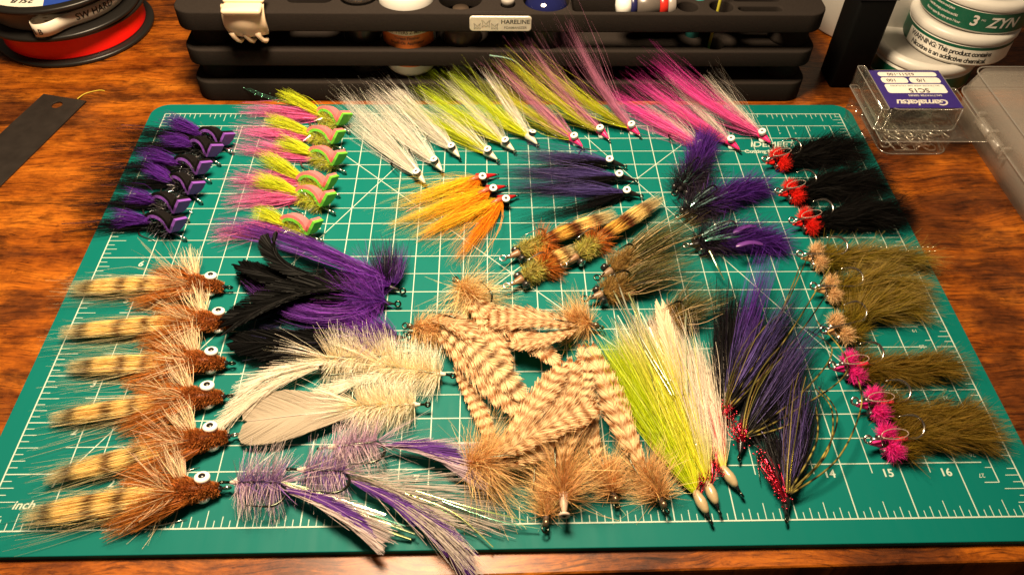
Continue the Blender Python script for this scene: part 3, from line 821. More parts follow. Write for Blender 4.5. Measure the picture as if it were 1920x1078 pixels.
# ------------------------------------------------------------------ steel ruler strip on the table
q = [P(80, 175, 1.2), P(163, 190, 1.2)]
dv = unit((P(0, 345, 1.2) + P(0, 253, 1.2)) / 2 - (q[0] + q[1]) / 2); wv_ = unit(np.cross([0, 0, 1], dv))
c0 = (q[0] + q[1]) / 2; wd = 15.5; L_ = 200
hc = c0 + dv * 8.5
poly = [c0 - wv_ * wd, c0 + wv_ * wd, c0 + wv_ * wd + dv * L_, c0 - wv_ * wd + dv * L_]
me = slab_mesh('steel_ruler', [tuple(p[:2]) for p in poly][::-1], [circle(hc[0], hc[1], 3.4)], 0.06, 1.1, 0.12, (c0[0], c0[1], 0), simple('tarnished_steel', (0.035, 0.028, 0.024), 0.45, 0.5, bump=0.25, bscale=120, var=0.45))
tag(link('steel_ruler', me, None, (c0[0], c0[1], 0)), 'dark tarnished steel ruler with hanging hole lying on the table', 'ruler')
a = Acc(); sp = smooth_path([P(145, 186, 1.3), P(160, 176, 0.6), P(185, 170, 0.5), P(196, 171, 0.4)], 5); tube(a, sp, 0.35, 5)
tag(thing_mesh('yellow_fibre', a, sp[0], simple('yellow_thread', (0.5, 0.36, 0.03), 0.6)), 'short yellow fibre caught at the steel ruler corner', 'fibre')

# ------------------------------------------------------------------ things at the back right
t = thing('black_pen_box', (446, 327, 0), 'tall narrow black box with open top standing beside the organizer', 'box')
a = Acc(); prism(a, rrect(436.5, 313.5, 460, 337, 2.2, 4), 0.05, 64, None, 0.5)
part('box_body', a, t, simple('gloss_black_plastic', (0.003, 0.003, 0.003), 0.6, spec=0.1, var=0.2))
a = Acc()
for (x0, y0, x1, y1) in ((436, 313, 460.5, 315), (436, 335.5, 460.5, 337.5), (436, 315.1, 438, 335.4), (458.5, 315.1, 460.5, 335.4)): box(a, (x0, y0, 63.8), (x1, y1, 70))
part('box_rim', a, t, BLACK_PL, smooth=False)
for x, y in ((442, 321), (448, 330), (454, 321)):
    a = Acc(); tube(a, [(x, y, 60), (x + 1, y + 1, 90)], 2.6, 10); part('pen', a, t, BLACK_PL)
t = thing('white_tub', (500, 408, 0), 'large white round tub with lid standing behind the cans', 'tub')
a = Acc(); lathe(a, [(55, 0.05), (57, 2), (60, 62), (60, 64)], (500, 413, 0), (0, 0, 1), 64); part('tub_body', a, t, WHITE_PL)
a = Acc(); lathe(a, [(60, 63.9), (62.5, 64.2), (63, 66), (63, 78), (61, 80), (0.01, 80.2)], (500, 413, 0), (0, 0, 1), 64); part('tub_lid', a, t, WHITE_PL)

GREEN_L = simple('dark_green_label', (0.004, 0.085, 0.045), 0.4)
INKB = simple('black_print', (0, 0, 0))
def can(c, z, label, kind, r=34.0):
    t = thing('nicotine_pouch_can', (c[0], c[1], z), label, 'can', 'round white cans in a stack')
    a = Acc(); lathe(a, [(r - 3, z + 0.05), (r - 0.8, z + 0.5), (r - 0.2, z + 1.6), (r - 0.2, z + 14.5), (r - 1.4, z + 15.2), (r - 1.4, z + 16)], (*c, 0), (0, 0, 1), 72); part('can_body', a, t, WHITE_PL)
    a = Acc(); lathe(a, [(r - 1.6, z + 15.4), (r + 0.3, z + 15.6), (r + 0.6, z + 16.2), (r + 0.6, z + 19.2), (r - 0.4, z + 20.6), (r - 2.5, z + 21.6), (r - 4, z + 21.6), (r - 5, z + 20.9), (0.01, z + 20.9)], (*c, 0), (0, 0, 1), 72); part('can_lid', a, t, WHITE_PL)
    return t
cA, cB, cC = (505, 338), (523, 338.5), (527, 341)
A_ = can(cA, 0.0, 'white lidded can with green band at the bottom of the stack', 'a')
full = np.radians(np.linspace(-250, 60, 60))
a = Acc(); cyl_patch(a, cA, 33.95, 3, 13, full); part('can_band', a, A_, GREEN_L)
B_ = can(cB, 21.7, 'white lidded can with a printed warning panel, middle of the stack', 'b')
a = Acc(); cyl_patch(a, cB, 33.9, 21.7 + 1.8, 21.7 + 14.2, full); part('can_band', a, B_, GREEN_L)
a = Acc(); cyl_patch(a, cB, 34.0, 21.7 + 1.9, 21.7 + 12.2, np.radians(np.linspace(-178, -40, 40))); part('warning_panel', a, B_, simple('label_white', (0.74, 0.72, 0.66), 0.45))
a = Acc(); text_cyl(a, 'WARNING: This product contains', 4.7, cB, 34.12, 21.7 + 9.4, math.radians(-173), bold=0.09, align='LEFT', space=0.86)
text_cyl(a, 'Nicotine is an addictive chemical.', 4.7, cB, 34.12, 21.7 + 4.6, math.radians(-168), bold=0.09, align='LEFT', space=0.86)
part('lettering', a, B_, INKB, smooth=False)
C_ = can(cC, 43.4, 'white lidded can with green band marked 3 mg, top of the stack', 'c')
a = Acc(); cyl_patch(a, cC, 33.95, 43.4 + 1.8, 43.4 + 14.4, full); part('can_band', a, C_, GREEN_L)
a = Acc(); text_cyl(a, '3', 9.5, cC, 34.15, 43.4 + 8.2, math.radians(-116), bold=0.25, shear=0.12); text_cyl(a, 'MG', 1.8, cC, 34.15, 43.4 + 9.6, math.radians(-107.5), bold=0.0)
text_cyl(a, 'ZYN', 9.5, cC, 34.15, 43.4 + 8.2, math.radians(-86), bold=0.25, shear=0.2)
for i, s in enumerate(('Store pouches in cool place', 'Twist lid, empty pouches and lid', 'Place in upper lip, enjoy up to 1 hour')):
    text_cyl(a, s, 2.3, cC, 34.15, 43.4 + 12.2 - 3.6 * i, math.radians(-172), align='LEFT', bold=0.02, space=0.8)
part('lettering', a, C_, WHITE_PL, smooth=False)
a = Acc(); sector(a, cC, 25, 29.5, -205, -150, 43.4 + 20.98); part('lid_stripe', a, C_, GREEN_L, smooth=False)

# ------------------------------------------------------------------ clear hook box
def clear_plastic(name, tint=(0.97, 0.97, 0.95), gloss=0.10, rough=0.06, frost=0.0, frost_col=(0.6, 0.55, 0.5)):
    m, nt, b = new_mat(name); N, L = nt.nodes, nt.links
    N.remove(b)
    tr = N.new('ShaderNodeBsdfTransparent'); tr.inputs[0].default_value = (*tint, 1)
    gl = N.new('ShaderNodeBsdfGlossy'); gl.inputs['Roughness'].default_value = rough
    fr = N.new('ShaderNodeLayerWeight'); fr.inputs[0].default_value = 0.12
    mt = N.new('ShaderNodeMath'); mt.operation = 'MULTIPLY_ADD'; mt.inputs[1].default_value = 0.45; mt.inputs[2].default_value = gloss * 0.4
    L.new(fr.outputs['Facing'], mt.inputs[0])
    base = tr.outputs[0]
    if frost > 0:
        df = N.new('ShaderNodeBsdfDiffuse'); df.inputs[0].default_value = (*frost_col, 1)
        tl = N.new('ShaderNodeBsdfTranslucent'); tl.inputs[0].default_value = (*frost_col, 1)
        m1 = N.new('ShaderNodeMixShader'); m1.inputs[0].default_value = 0.45; L.new(df.outputs[0], m1.inputs[1]); L.new(tl.outputs[0], m1.inputs[2])
        nz = N.new('ShaderNodeTexNoise'); nz.inputs['Scale'].default_value = 60
        mr = N.new('ShaderNodeMapRange'); mr.inputs[3].default_value = frost * 0.8; mr.inputs[4].default_value = frost * 1.2; L.new(nz.outputs[0], mr.inputs[0])
        m2 = N.new('ShaderNodeMixShader'); L.new(mr.outputs[0], m2.inputs[0]); L.new(base, m2.inputs[1]); L.new(m1.outputs[0], m2.inputs[2]); base = m2.outputs[0]
    mx = N.new('ShaderNodeMixShader'); L.new(mt.outputs[0], mx.inputs[0]); L.new(base, mx.inputs[1]); L.new(gl.outputs[0], mx.inputs[2])
    L.new(mx.outputs[0], N['Material Output'].inputs[0])
    MATS[name] = m; return m
CLEAR = clear_plastic('clear_box_plastic', frost=0.025)
FROST = clear_plastic('frosted_bin_plastic', rough=0.35, frost=0.22, frost_col=(0.62, 0.56, 0.50))
hb = thing('hook_box', (468, 262, 0), 'clear plastic box of fish hooks with purple label, beside the mat', 'hook box')
def shell(acc, x0, y0, x1, y1, z0, z1, r, th=0.8, bottom=True, draft=0.0):
    """open tub with walls of real thickness; bottom at z0"""
    o = rrect(x0, y0, x1, y1, r, 5); i_ = rrect(x0 + th, y0 + th, x1 - th, y1 - th, max(r - th, 0.5), 5); n = len(o); c = np.array([(x0 + x1) / 2, (y0 + y1) / 2])
    zb = z0 + (th if z1 > z0 else -th)
    s = 1 - draft
    V = np.concatenate([np.column_stack([c + (o - c) * s, np.full(n, z0)]), np.column_stack([o, np.full(n, z1)]), np.column_stack([i_, np.full(n, z1)]), np.column_stack([c + (i_ - c) * s, np.full(n, zb)])])
    f = []
    for k in range(3):
        for j in range(n): f.append((k * n + j, k * n + (j + 1) % n, (k + 1) * n + (j + 1) % n, (k + 1) * n + j))
    f.append(tuple(range(n - 1, -1, -1))); f.append(tuple(3 * n + j for j in range(n)))
    acc.add(V, f)
a = Acc(); shell(a, 446, 240, 491, 288, 0.06, 13.5, 7, 0.8, draft=0.06); part('box_tray', a, hb, CLEAR)
a = Acc(); prism(a, rrect(441, 236, 509, 292, 1.5, 3), 13.7, 14.7, None, 0.2)
part('box_rim', a, hb, CLEAR)
a = Acc(); shell(a, 444, 246, 491, 290, 29.5, 14.9, 6, 0.8, draft=0.05); part('box_lid', a, hb, CLEAR)
a = Acc(); shell(a, 438.5, 246, 444, 293, 30.2, 16.0, 1.5, 0.6); part('lid_flange', a, hb, CLEAR)
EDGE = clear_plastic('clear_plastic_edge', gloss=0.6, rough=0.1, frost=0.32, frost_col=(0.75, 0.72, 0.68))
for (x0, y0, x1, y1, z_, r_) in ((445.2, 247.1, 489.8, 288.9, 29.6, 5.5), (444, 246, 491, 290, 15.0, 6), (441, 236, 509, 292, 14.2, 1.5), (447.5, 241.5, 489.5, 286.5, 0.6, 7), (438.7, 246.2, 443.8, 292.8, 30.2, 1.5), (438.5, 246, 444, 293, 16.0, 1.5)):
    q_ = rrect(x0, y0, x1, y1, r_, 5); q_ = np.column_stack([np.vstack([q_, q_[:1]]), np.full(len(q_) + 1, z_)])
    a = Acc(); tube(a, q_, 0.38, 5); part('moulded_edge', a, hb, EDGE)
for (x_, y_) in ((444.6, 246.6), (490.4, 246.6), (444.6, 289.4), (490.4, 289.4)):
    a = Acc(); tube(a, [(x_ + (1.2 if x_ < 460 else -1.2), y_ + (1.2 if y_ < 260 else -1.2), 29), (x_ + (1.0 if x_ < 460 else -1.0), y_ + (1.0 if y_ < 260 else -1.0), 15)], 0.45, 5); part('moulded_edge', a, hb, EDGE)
zl = 30.3
lp = [P(1646, 133, zl), P(1762, 137, zl), P(1793, 204, zl), P(1668, 200, zl)]
lc = sum(lp) / 4; LX0, LX1, LY0, LY1 = 444.6, 489.4, 248.2, 288.2
a = Acc(); box(a, (LX0, LY0, 29.65), (LX1, LY1, 29.95)); hbl = part('box_label', a, hb, simple('purple_label', (0.030, 0.016, 0.16), 0.4), smooth=False)
a = Acc()
for (u0, u1, v0, v1) in ((0.10, 0.93, 0.83, 0.96 - 0.01), (0.10, 0.47, 0.65, 0.80), (0.50, 0.93, 0.65, 0.80), (0.10, 0.93, 0.38, 0.62)):
    prism(a, rrect(LX0 + u0 * 44.8, LY0 + v0 * 40, LX0 + u1 * 44.8, LY0 + v1 * 40, 2.0, 5), 29.97, 30.05)
part('label_panel', a, hb, simple('label_white', (0, 0, 0)), smooth=False)
def lt(acc, s, size, u, v, **k): text_on(acc, s, size, (LX0 + u * 44.8, LY0 + v * 40, 30.12), -UX, -UY, **k)
a = Acc(); lt(a, '62511-100', 4.0, 0.42, 0.89, bold=0.06); lt(a, '1/0', 4.6, 0.66, 0.725, bold=0.1); lt(a, '100', 4.2, 0.24, 0.725, bold=0.08); lt(a, 'SC15', 6.0, 0.54, 0.45, bold=0.12); lt(a, 'SALTWATER WIDE GAP TIN PLATED', 1.9, 0.52, 0.575)
part('lettering', a, hb, INKB, smooth=False)
a = Acc(); lt(a, 'Gamakatsu', 8.2, 0.5, 0.14, bold=0.2, shear=0.3, space=0.85); lt(a, 'SALTWATER SERIES', 2.4, 0.58, 0.315, bold=0.04)
part('lettering', a, hb, WHITE_PL, smooth=False)
rng = np.random.default_rng(77)
def hook_path(shank, gap, pt=0.5, n=14):
    """xz plane: eye at 0, shank along +x, bend, point coming back; gap towards +z"""
    p = [(0, 0)] + [(shank * t_, 0) for t_ in (0.3, 0.65, 0.95)]
    for k in range(1, n):
        th = -math.pi / 2 + math.pi * k / n; p.append((shank + gap / 2 * math.cos(th) * 1.05, gap / 2 + gap / 2 * math.sin(th)))
    p += [(shank - gap * 0.2, gap * 1.0), (shank - shank * pt, gap * 0.94)]
    return np.array(p)
a = Acc()
for i in range(120):
    hp = hook_path(15, 7, 0.4, 7); yaw = rng.random() * 6.28; tl = rng.normal(0, 0.25); c = np.array([rng.uniform(455, 482), rng.uniform(249, 279), rng.uniform(2.2, 11)])
    loc = np.column_stack([hp[:, 0] - 8, hp[:, 1] - 3.5, np.zeros(len(hp))])
    R_ = rot(tl, rng.normal(0, 0.25), yaw); q_ = loc @ R_.T + c; q_[:, 2] = np.clip(q_[:, 2], 1.5, 13)
    q_[:, 0] = np.clip(q_[:, 0], 449, 488); q_[:, 1] = np.clip(q_[:, 1], 244, 285)
    tube(a, q_, 0.5, 5)
part('hook_pile', a, hb, simple('bright_hook_tin', (0.8, 0.76, 0.7), 0.3, 0.9), kind='stuff', label='tangle of small bright hooks')
# small clear bag bulging from under the box
a = Acc()
nu, nv = 24, 16
V = []
for j in range(nv + 1):
    for i in range(nu):
        th = 6.28318 * i / nu; ph = math.pi * j / nv - math.pi / 2
        rr_ = 1 + 0.12 * math.sin(5 * th + 2 * ph) + 0.08 * math.sin(9 * th - 3 * ph)
        V.append((441 + 8 * rr_ * math.cos(ph) * math.cos(th), 266 + 22 * rr_ * math.cos(ph) * math.sin(th), max(0.1, 6.5 + 6.4 * rr_ * math.sin(ph))))
f = [(j * nu + i, j * nu + (i + 1) % nu, (j + 1) * nu + (i + 1) % nu, (j + 1) * nu + i) for j in range(nv) for i in range(nu)]
a.add(V, f)
tag(thing_mesh('plastic_bag', a, (441, 266, 0), CLEAR), 'small crumpled clear plastic bag beside the hook box', 'bag')

# frosted bin
bn = thing('plastic_bin', (585, 190, 0), 'translucent frosted plastic storage bin with hinged lid on the table', 'storage bin')
a = Acc(); shell(a, 508, 95, 680, 286, 0.06, 18.6, 8, 1.4, draft=0.02); part('bin_tray', a, bn, FROST)
a = Acc(); shell(a, 506.5, 93.5, 681.5, 288, 34.5, 19.0, 9, 1.4, draft=0.04); part('bin_lid', a, bn, FROST)
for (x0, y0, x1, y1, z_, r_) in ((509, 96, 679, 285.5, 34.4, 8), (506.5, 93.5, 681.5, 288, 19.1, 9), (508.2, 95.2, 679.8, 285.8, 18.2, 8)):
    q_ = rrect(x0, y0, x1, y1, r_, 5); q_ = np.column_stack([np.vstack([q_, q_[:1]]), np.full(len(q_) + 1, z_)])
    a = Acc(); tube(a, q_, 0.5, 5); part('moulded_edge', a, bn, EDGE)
for y0, y1 in ((221, 233), (235, 249), (110, 122), (124, 138)):
    a = Acc(); lathe(a, [(2.4, 0), (3.0, 0.5), (3.0, y1 - y0 - 0.5), (2.4, y1 - y0)], (504.4, y0, 20), (0, 1, 0), 16); part('hinge_barrel', a, bn, FROST)
for y in (217.5, 234, 252):
    a = Acc(); box(a, (503, y - 1.2, 16), (508.3, y + 1.2, 24), None, 0.5); part('hinge_lug', a, bn, FROST)
for x in (560, 612):
    a = Acc(); box(a, (x, 97, 1.6), (x + 1.2, 284, 17.5)); part('divider', a, bn, FROST, smooth=False)

# ------------------------------------------------------------------ flies
SEED = [100]
class Fly:
    """one tied fly: head and tail given as photo pixels on the mat; x runs from the head towards the tail (mm)"""
    def __init__(s, name, label, cat, group, head, tail, h0=0.0):
        s.h = P(*head, MT + h0); s.t = P(*tail, MT + h0)
        v = s.t - s.h; v[2] = 0; s.L = np.linalg.norm(v); s.d = v / s.L
        s.n = np.cross([0, 0, 1.0], s.d); s.base = np.array([s.h[0], s.h[1], MT]); s.h0 = h0
        s.root = thing(name, s.base, label, cat, group)
        SEED[0] += 1; s.rng = np.random.default_rng(SEED[0])
    def at(s, x, y=0.0, z=0.0): return s.base + s.d * x + s.n * y + np.array([0, 0, z + s.h0])
    def vec(s, x, y=0.0, z=0.0): return s.d * x + s.n * y + np.array([0, 0, z])
    def pts(s, *l): return np.array([s.at(*p) for p in l])
    def add(s, name, acc, mat, stuff=False, smooth=True, parent=None, label=None):
        return part(name, acc, parent or s.root, mat, smooth, 'stuff' if stuff else None, label)
    def hook(s, x0=0, z0=4, shank=22, gap=9, wire=0.5, roll=0.0, mat=None, pt=0.45, eye=1.5, y0=0.0, name='hook'):
        """roll: 0 gap up, +-90 gap to a side"""
        hp = hook_path(shank, gap, pt); r = math.radians(roll)
        p = np.array([s.at(x0 + q[0], y0 + q[1] * math.sin(r), max(z0 + q[1] * math.cos(r), wire)) for q in hp])
        p = smooth_path(p, 2)
        a = Acc(); rad = np.full(len(p), wire); rad[-5:] = np.linspace(wire, 0.1, 5); tube(a, p, rad, 8)
        o = s.add(name, a, mat or STEEL)
        if eye > 0:
            a = Acc(); th = np.linspace(0, 6.28318, 17)
            tube(a, [s.at(x0 - eye + eye * math.cos(q), y0 + eye * math.sin(q) * math.cos(r * 0.6), max(z0 + eye * math.sin(q) * math.sin(r * 0.6), wire * .8)) for q in th], wire * 0.9, 6, caps=False)
            s.add('hook_eye', a, mat or STEEL, parent=o)
        return o
    def dumbbell(s, x, z, y=0.0, axis=(0, 1, 0), sep=3.4, r=3.2, white=None, rim=None, pupil=None, pr=0.4, two=True, thick=2.6):
        white = white or WHITE_PAINT; rim = rim or BLACK_PAINT; pupil = pupil or BLACK_PAINT
        ax = unit(s.vec(*axis)); c = s.at(x, y, z)
        a = Acc(); tube(a, [c - ax * sep, c + ax * sep], r * 0.38, 10); s.add('eye_bar', a, rim)
        for sg in ((1, -1) if two else (1,)):
            a = Acc(); o_ = c + ax * sg * sep * 0.55
            lathe(a, [(r * 0.55, -0.2), (r * 0.98, 0.3), (r, thick * 0.7), (r * 0.98, thick * 0.8)], o_, ax * sg, 22); e = s.add('eye', a, rim)
            a = Acc(); lathe(a, [(r * 0.97, thick * 0.78), (r * 0.9, thick), (r * pr, thick * 1.02), (r * pr * 0.9, thick * 0.8)], o_, ax * sg, 22, caps=False); s.add('eye_ring', a, white, parent=e)
            a = Acc(); lathe(a, [(r * pr * 1.02, thick * 0.86), (r * pr * 0.8, thick * 0.98), (0.01, thick * 1.02)], o_, ax * sg, 14); s.add('pupil', a, pupil, parent=e)
    def disc_eye(s, x, y, z, axis, r=3.2):
        ax = unit(s.vec(*axis)); c = s.at(x, y, z)
        a = Acc(); lathe(a, [(r, -1.2), (r, 0.3), (r * 0.8, 0.8), (0.01, 0.95)], c, ax, 22); e = s.add('eye', a, WHITE_PAINT)
        a = Acc(); lathe(a, [(r * 0.48, 0.85), (r * 0.4, 1.15), (0.01, 1.25)], c + ax * 0.02, ax, 16); s.add('pupil', a, BLACK_PAINT, parent=e)
    def cone_head(s, x0, x1, r0, r1, z, color, name='thread_head', y=0.0, mat=None, z1=None):
        a = Acc(); ss = np.linspace(0, 1, 9); zz = np.interp(ss, [0, 1], [z, z if z1 is None else z1])
        rr = (r0 + (r1 - r0) * ss) * np.clip(np.sin(np.clip(ss * 1.3 + 0.12, 0, 1.57)) ** 0.6, 0, 1)
        pp = np.array([s.at(x0 + (x1 - x0) * q, y, zz[i]) for i, q in enumerate(ss)])
        tube(a, pp, rr, 12, np.tile(np.array(color) , (9, 1))); return s.add(name, a, mat or PAINT)
    def flash(s, N, ctrl, r0, r1, col, rad=0.3, lmin=0.5, wig=1.0, K=7, name='flash', flat=0.6, zmin=None):
        a = Acc(); bunch(a, s.rng, N, ctrl, r0, r1, col, rad=rad, lmin=lmin, flat=flat, wig=wig, K=K, ribbon=True, var=0.35, tip=0.9, zmin=zmin)
        return s.add(name, a, FLASH, stuff=True)

W_ = (0.72, 0.69, 0.60); CH = (0.50, 0.62, 0.02); CH2 = (0.60, 0.64, 0.02); LPINK = (0.62, 0.24, 0.40); HPINK = (0.85, 0.09, 0.42)
HEADPINK = (0.85, 0.02, 0.16); YEL = (0.92, 0.60, 0.02); ORG = (0.85, 0.24, 0.01); PUR = (0.075, 0.018, 0.24); DPUR = (0.085, 0.06, 0.25); BLK = (0.007, 0.006, 0.007)
PEARL = (0.30, 0.38, 0.33)

# ---- bucktail baitfish flies: six kinds in threes
def clouser(label, group, head, eye, bunches, headcol, seed_flash=None, hook_side=1, hookmat=None, belly=None, name='bucktail_fly', er=2.35, rim=None, hroll=80, throat=None):
    """bunches: (tip px, y plane or height, colour, N, r1, bend)"""
    hx, hy = head; ex, ey = eye
    f = Fly(name, label, 'fishing fly', group, head, (hx + (bunches[0][0][0] - hx) * 0.6, hy + (bunches[0][0][1] - hy) * 0.6))
    e = P(ex, ey, MT + 5.5) - f.base
    xe = max(5.5, float(e @ f.d)); ye = float(e @ f.n)
    f.cone_head(-1.0, xe + 2.5, 1.5, 3.0, 3.2, headcol, z1=4.2)
    f.hook(-0.8, 2.6, 23, 9, 0.5, hroll * hook_side, hookmat or DARK_STEEL, eye=0.9)
    f.dumbbell(xe, 4.4, ye * 0.75, axis=(0.12, 0.28 * np.sign(ye + 1e-6), 1.0), sep=3.0, r=er, rim=rim)
    root = f.at(xe + 1.0, 0, 4.0)
    for i, (tip, yz, col, N, r1, bend, nm) in enumerate(bunches):
        tip = (hx + (tip[0] - hx) * 1.12, hy + (tip[1] - hy) * 1.12); tp_ = P(*tip, MT + yz) if yz < 60 else PV(*tip, yz)
        midp = root * 0.5 + tp_ * 0.5; midp[2] = root[2] * 0.75 + tp_[2] * 0.25 + 1.0; midp = midp + f.n * bend
        a = Acc(); L_ = np.linalg.norm(tp_ - root)
        bunch(a, f.rng, int(N * 0.6), [root + f.n * (1.2 * (i - 0.5)), midp, tp_], 1.2, r1 * 0.76, col, rad=0.12, lmin=0.30, lpow=1.6, flat=0.6, pw=0.7, wig=1.1, var=0.16, K=8, clump=30, conv=0.45, tip=0.2, splay=1.2)
        bunch(a, f.rng, N // 7, [root, midp, tp_ + (tp_ - midp) * 0.2], 1.5, r1 * 1.9, col, rad=0.09, lmin=0.62, flat=0.7, wig=3.2, var=0.2, K=9, tip=0.15)
        f.add(nm, a, HAIR, stuff=True)
        if i == 0:
            f.flash(2, [root, midp, tp_], 1, r1 * 0.8, PEARL, 0.10, 0.7)
    if throat:
        a = Acc(); tube(a, [f.at(xe, 0.5, 5.2), f.at(xe + 4, 1, 5.6), f.at(xe + 9, 1.5, 5.2)], [1.6, 1.5, 0.9], 8, throat); f.add('thread_wrap', a, PAINT)
    return f
ds = lambda a, b: [(0, a), (1, b)]
G = 'white bucktail flies along the back of the mat'
for i, (hd, ey, tip, side, lab) in enumerate((
        ((796, 350), (789, 333), (655, 195), -1, 'all white bucktail fly lying next to the orange and yellow flies'),
        ((828, 327), (819, 307), (700, 185), -1, 'all white bucktail fly, middle one of its three'),
        ((860, 301), (851, 281), (722, 150), -1, 'all white bucktail fly lying next to a chartreuse and white fly'))):
    clouser(lab, G, hd, ey, [(tip, 3.5 if i == 0 else 6, W_, 420, 7.5, 0, 'wing_hair'), ((tip[0] - 12, tip[1] + 22), 3, W_, 200, 6.5, 2, 'belly_hair')], (0.62, 0.56, 0.44), hook_side=1)
G = 'chartreuse and white bucktail flies'
for i, (hd, ey, t1, t2, lab) in enumerate((
        ((930, 306), (920, 287), (770, 205), (800, 190), 'chartreuse and white bucktail fly beside the all white flies'),
        ((962, 289), (953, 270), (800, 175), (845, 160), 'chartreuse and white bucktail fly, middle one of its three'),
        ((1005, 277), (1000, 257), (858, 148), (915, 140), 'chartreuse and white bucktail fly beside the pink headed chartreuse flies'))):
    clouser(lab, G, hd, ey, [(t1, 4 if i == 0 else 288, ds(CH2, (0.42, 0.56, 0.02)), 420, 6.5, 0, 'belly_hair'), (t2, 8 if i == 0 else 290, W_, 240, 7, -2, 'wing_hair')], (0.62, 0.56, 0.44), hook_side=-1)
G = 'chartreuse and pale pink bucktail flies'
for i, (hd, ey, t1, t2, lab) in enumerate((
        ((1089, 281), (1080, 260), (930, 165), (945, 128), 'chartreuse and pale pink bucktail fly beside the chartreuse and white flies'),
        ((1138, 266), (1128, 246), (965, 120), (1000, 95), 'chartreuse and pale pink bucktail fly, middle one of its three'),
        ((1196, 259), (1186, 238), (1010, 125), (1075, 62), 'chartreuse fly with tall pale pink wing standing up against the organizer'))):
    clouser(lab, G, hd, ey, [(t1, 284, ds(CH2, (0.50, 0.50, 0.04)), 380, 5.5, 0, 'belly_hair'), (t2, 286, ds(LPINK, (0.45, 0.17, 0.28)), 270, 8, -2, 'wing_hair')], HEADPINK, hook_side=1, hookmat=STEEL, throat=(0.75, 0.06, 0.12), hroll=70, rim=WHITE_PAINT)
G = 'hot pink and white bucktail flies'
for i, (hd, ey, t1, t2, lab) in enumerate((
        ((1327, 293), (1318, 276), (1150, 185), (1215, 205), 'hot pink and white bucktail fly touching the dark purple fur fly'),
        ((1382, 287), (1372, 265), (1205, 160), (1265, 150), 'hot pink and white bucktail fly, middle one of its three'),
        ((1440, 274), (1430, 252), (1245, 125), (1330, 155), 'hot pink and white bucktail fly whose head covers the mat lettering'))):
    clouser(lab, G, hd, ey, [(t1, 5 if i == 0 else 288, [(0, (0.85, 0.16, 0.42)), (0.55, HPINK), (1, (0.40, 0.02, 0.22))], 560, 7.5, 1, 'belly_hair'), (t2, 6 if i == 0 else 290, [(0, W_), (1, (0.55, 0.50, 0.44))], 260, 6.5, -2, 'wing_hair')], HEADPINK, hook_side=1, rim=WHITE_PAINT)
G = 'orange and yellow bucktail flies'
for i, (hd, ey, t1, t2, lab) in enumerate((
        ((927, 336), (906, 336), (755, 385), (850, 375), 'orange and yellow bucktail fly lying next to the white flies'),
        ((944, 358), (926, 358), (745, 420), (800, 445), 'orange and yellow bucktail fly, middle one of its three'),
        ((964, 376), (950, 378), (790, 440), (862, 485), 'orange and yellow bucktail fly with its orange bunch spread widest'))):
    f = clouser(lab, G, hd, ey, [(t1, 2.5, ds(YEL, (0.80, 0.46, 0.04)), 420, 8, 0, 'wing_hair'), (t2, 2.5, ds(ORG, (0.80, 0.30, 0.02)), 330, 6.5, 1, 'belly_hair')], (0.40, 0.008, 0.01), hook_side=1, throat=(0.45, 0.10, 0.05))
    f.flash(6, [f.at(10, 0, 6), f.at(28, 0, 6), f.at(62, 3, 3)], 1, 6, (0.10, 0.02, 0.015), 0.08, 0.6)
G = 'purple and black bucktail flies'
for i, (hd, ey, t1, t2, lab) in enumerate((
        ((1166, 318), (1144, 303), (985, 290), (960, 330), 'purple and black bucktail fly lying next to the pink headed flies'),
        ((1186, 345), (1162, 330), (960, 322), (955, 365), 'purple and black bucktail fly, middle one of its three'),
        ((1196, 374), (1176, 361), (965, 350), (975, 420), 'purple and black bucktail fly with black hair fanned over the grid'))):
    clouser(lab, G, hd, ey, [(t1, 3, ds(DPUR, (0.055, 0.04, 0.12)), 420, 6.5, 0, 'wing_hair'), (t2, 2.5, BLK, 240, 11.5, 1, 'belly_hair')], (0.008, 0.008, 0.008), hook_side=-1)

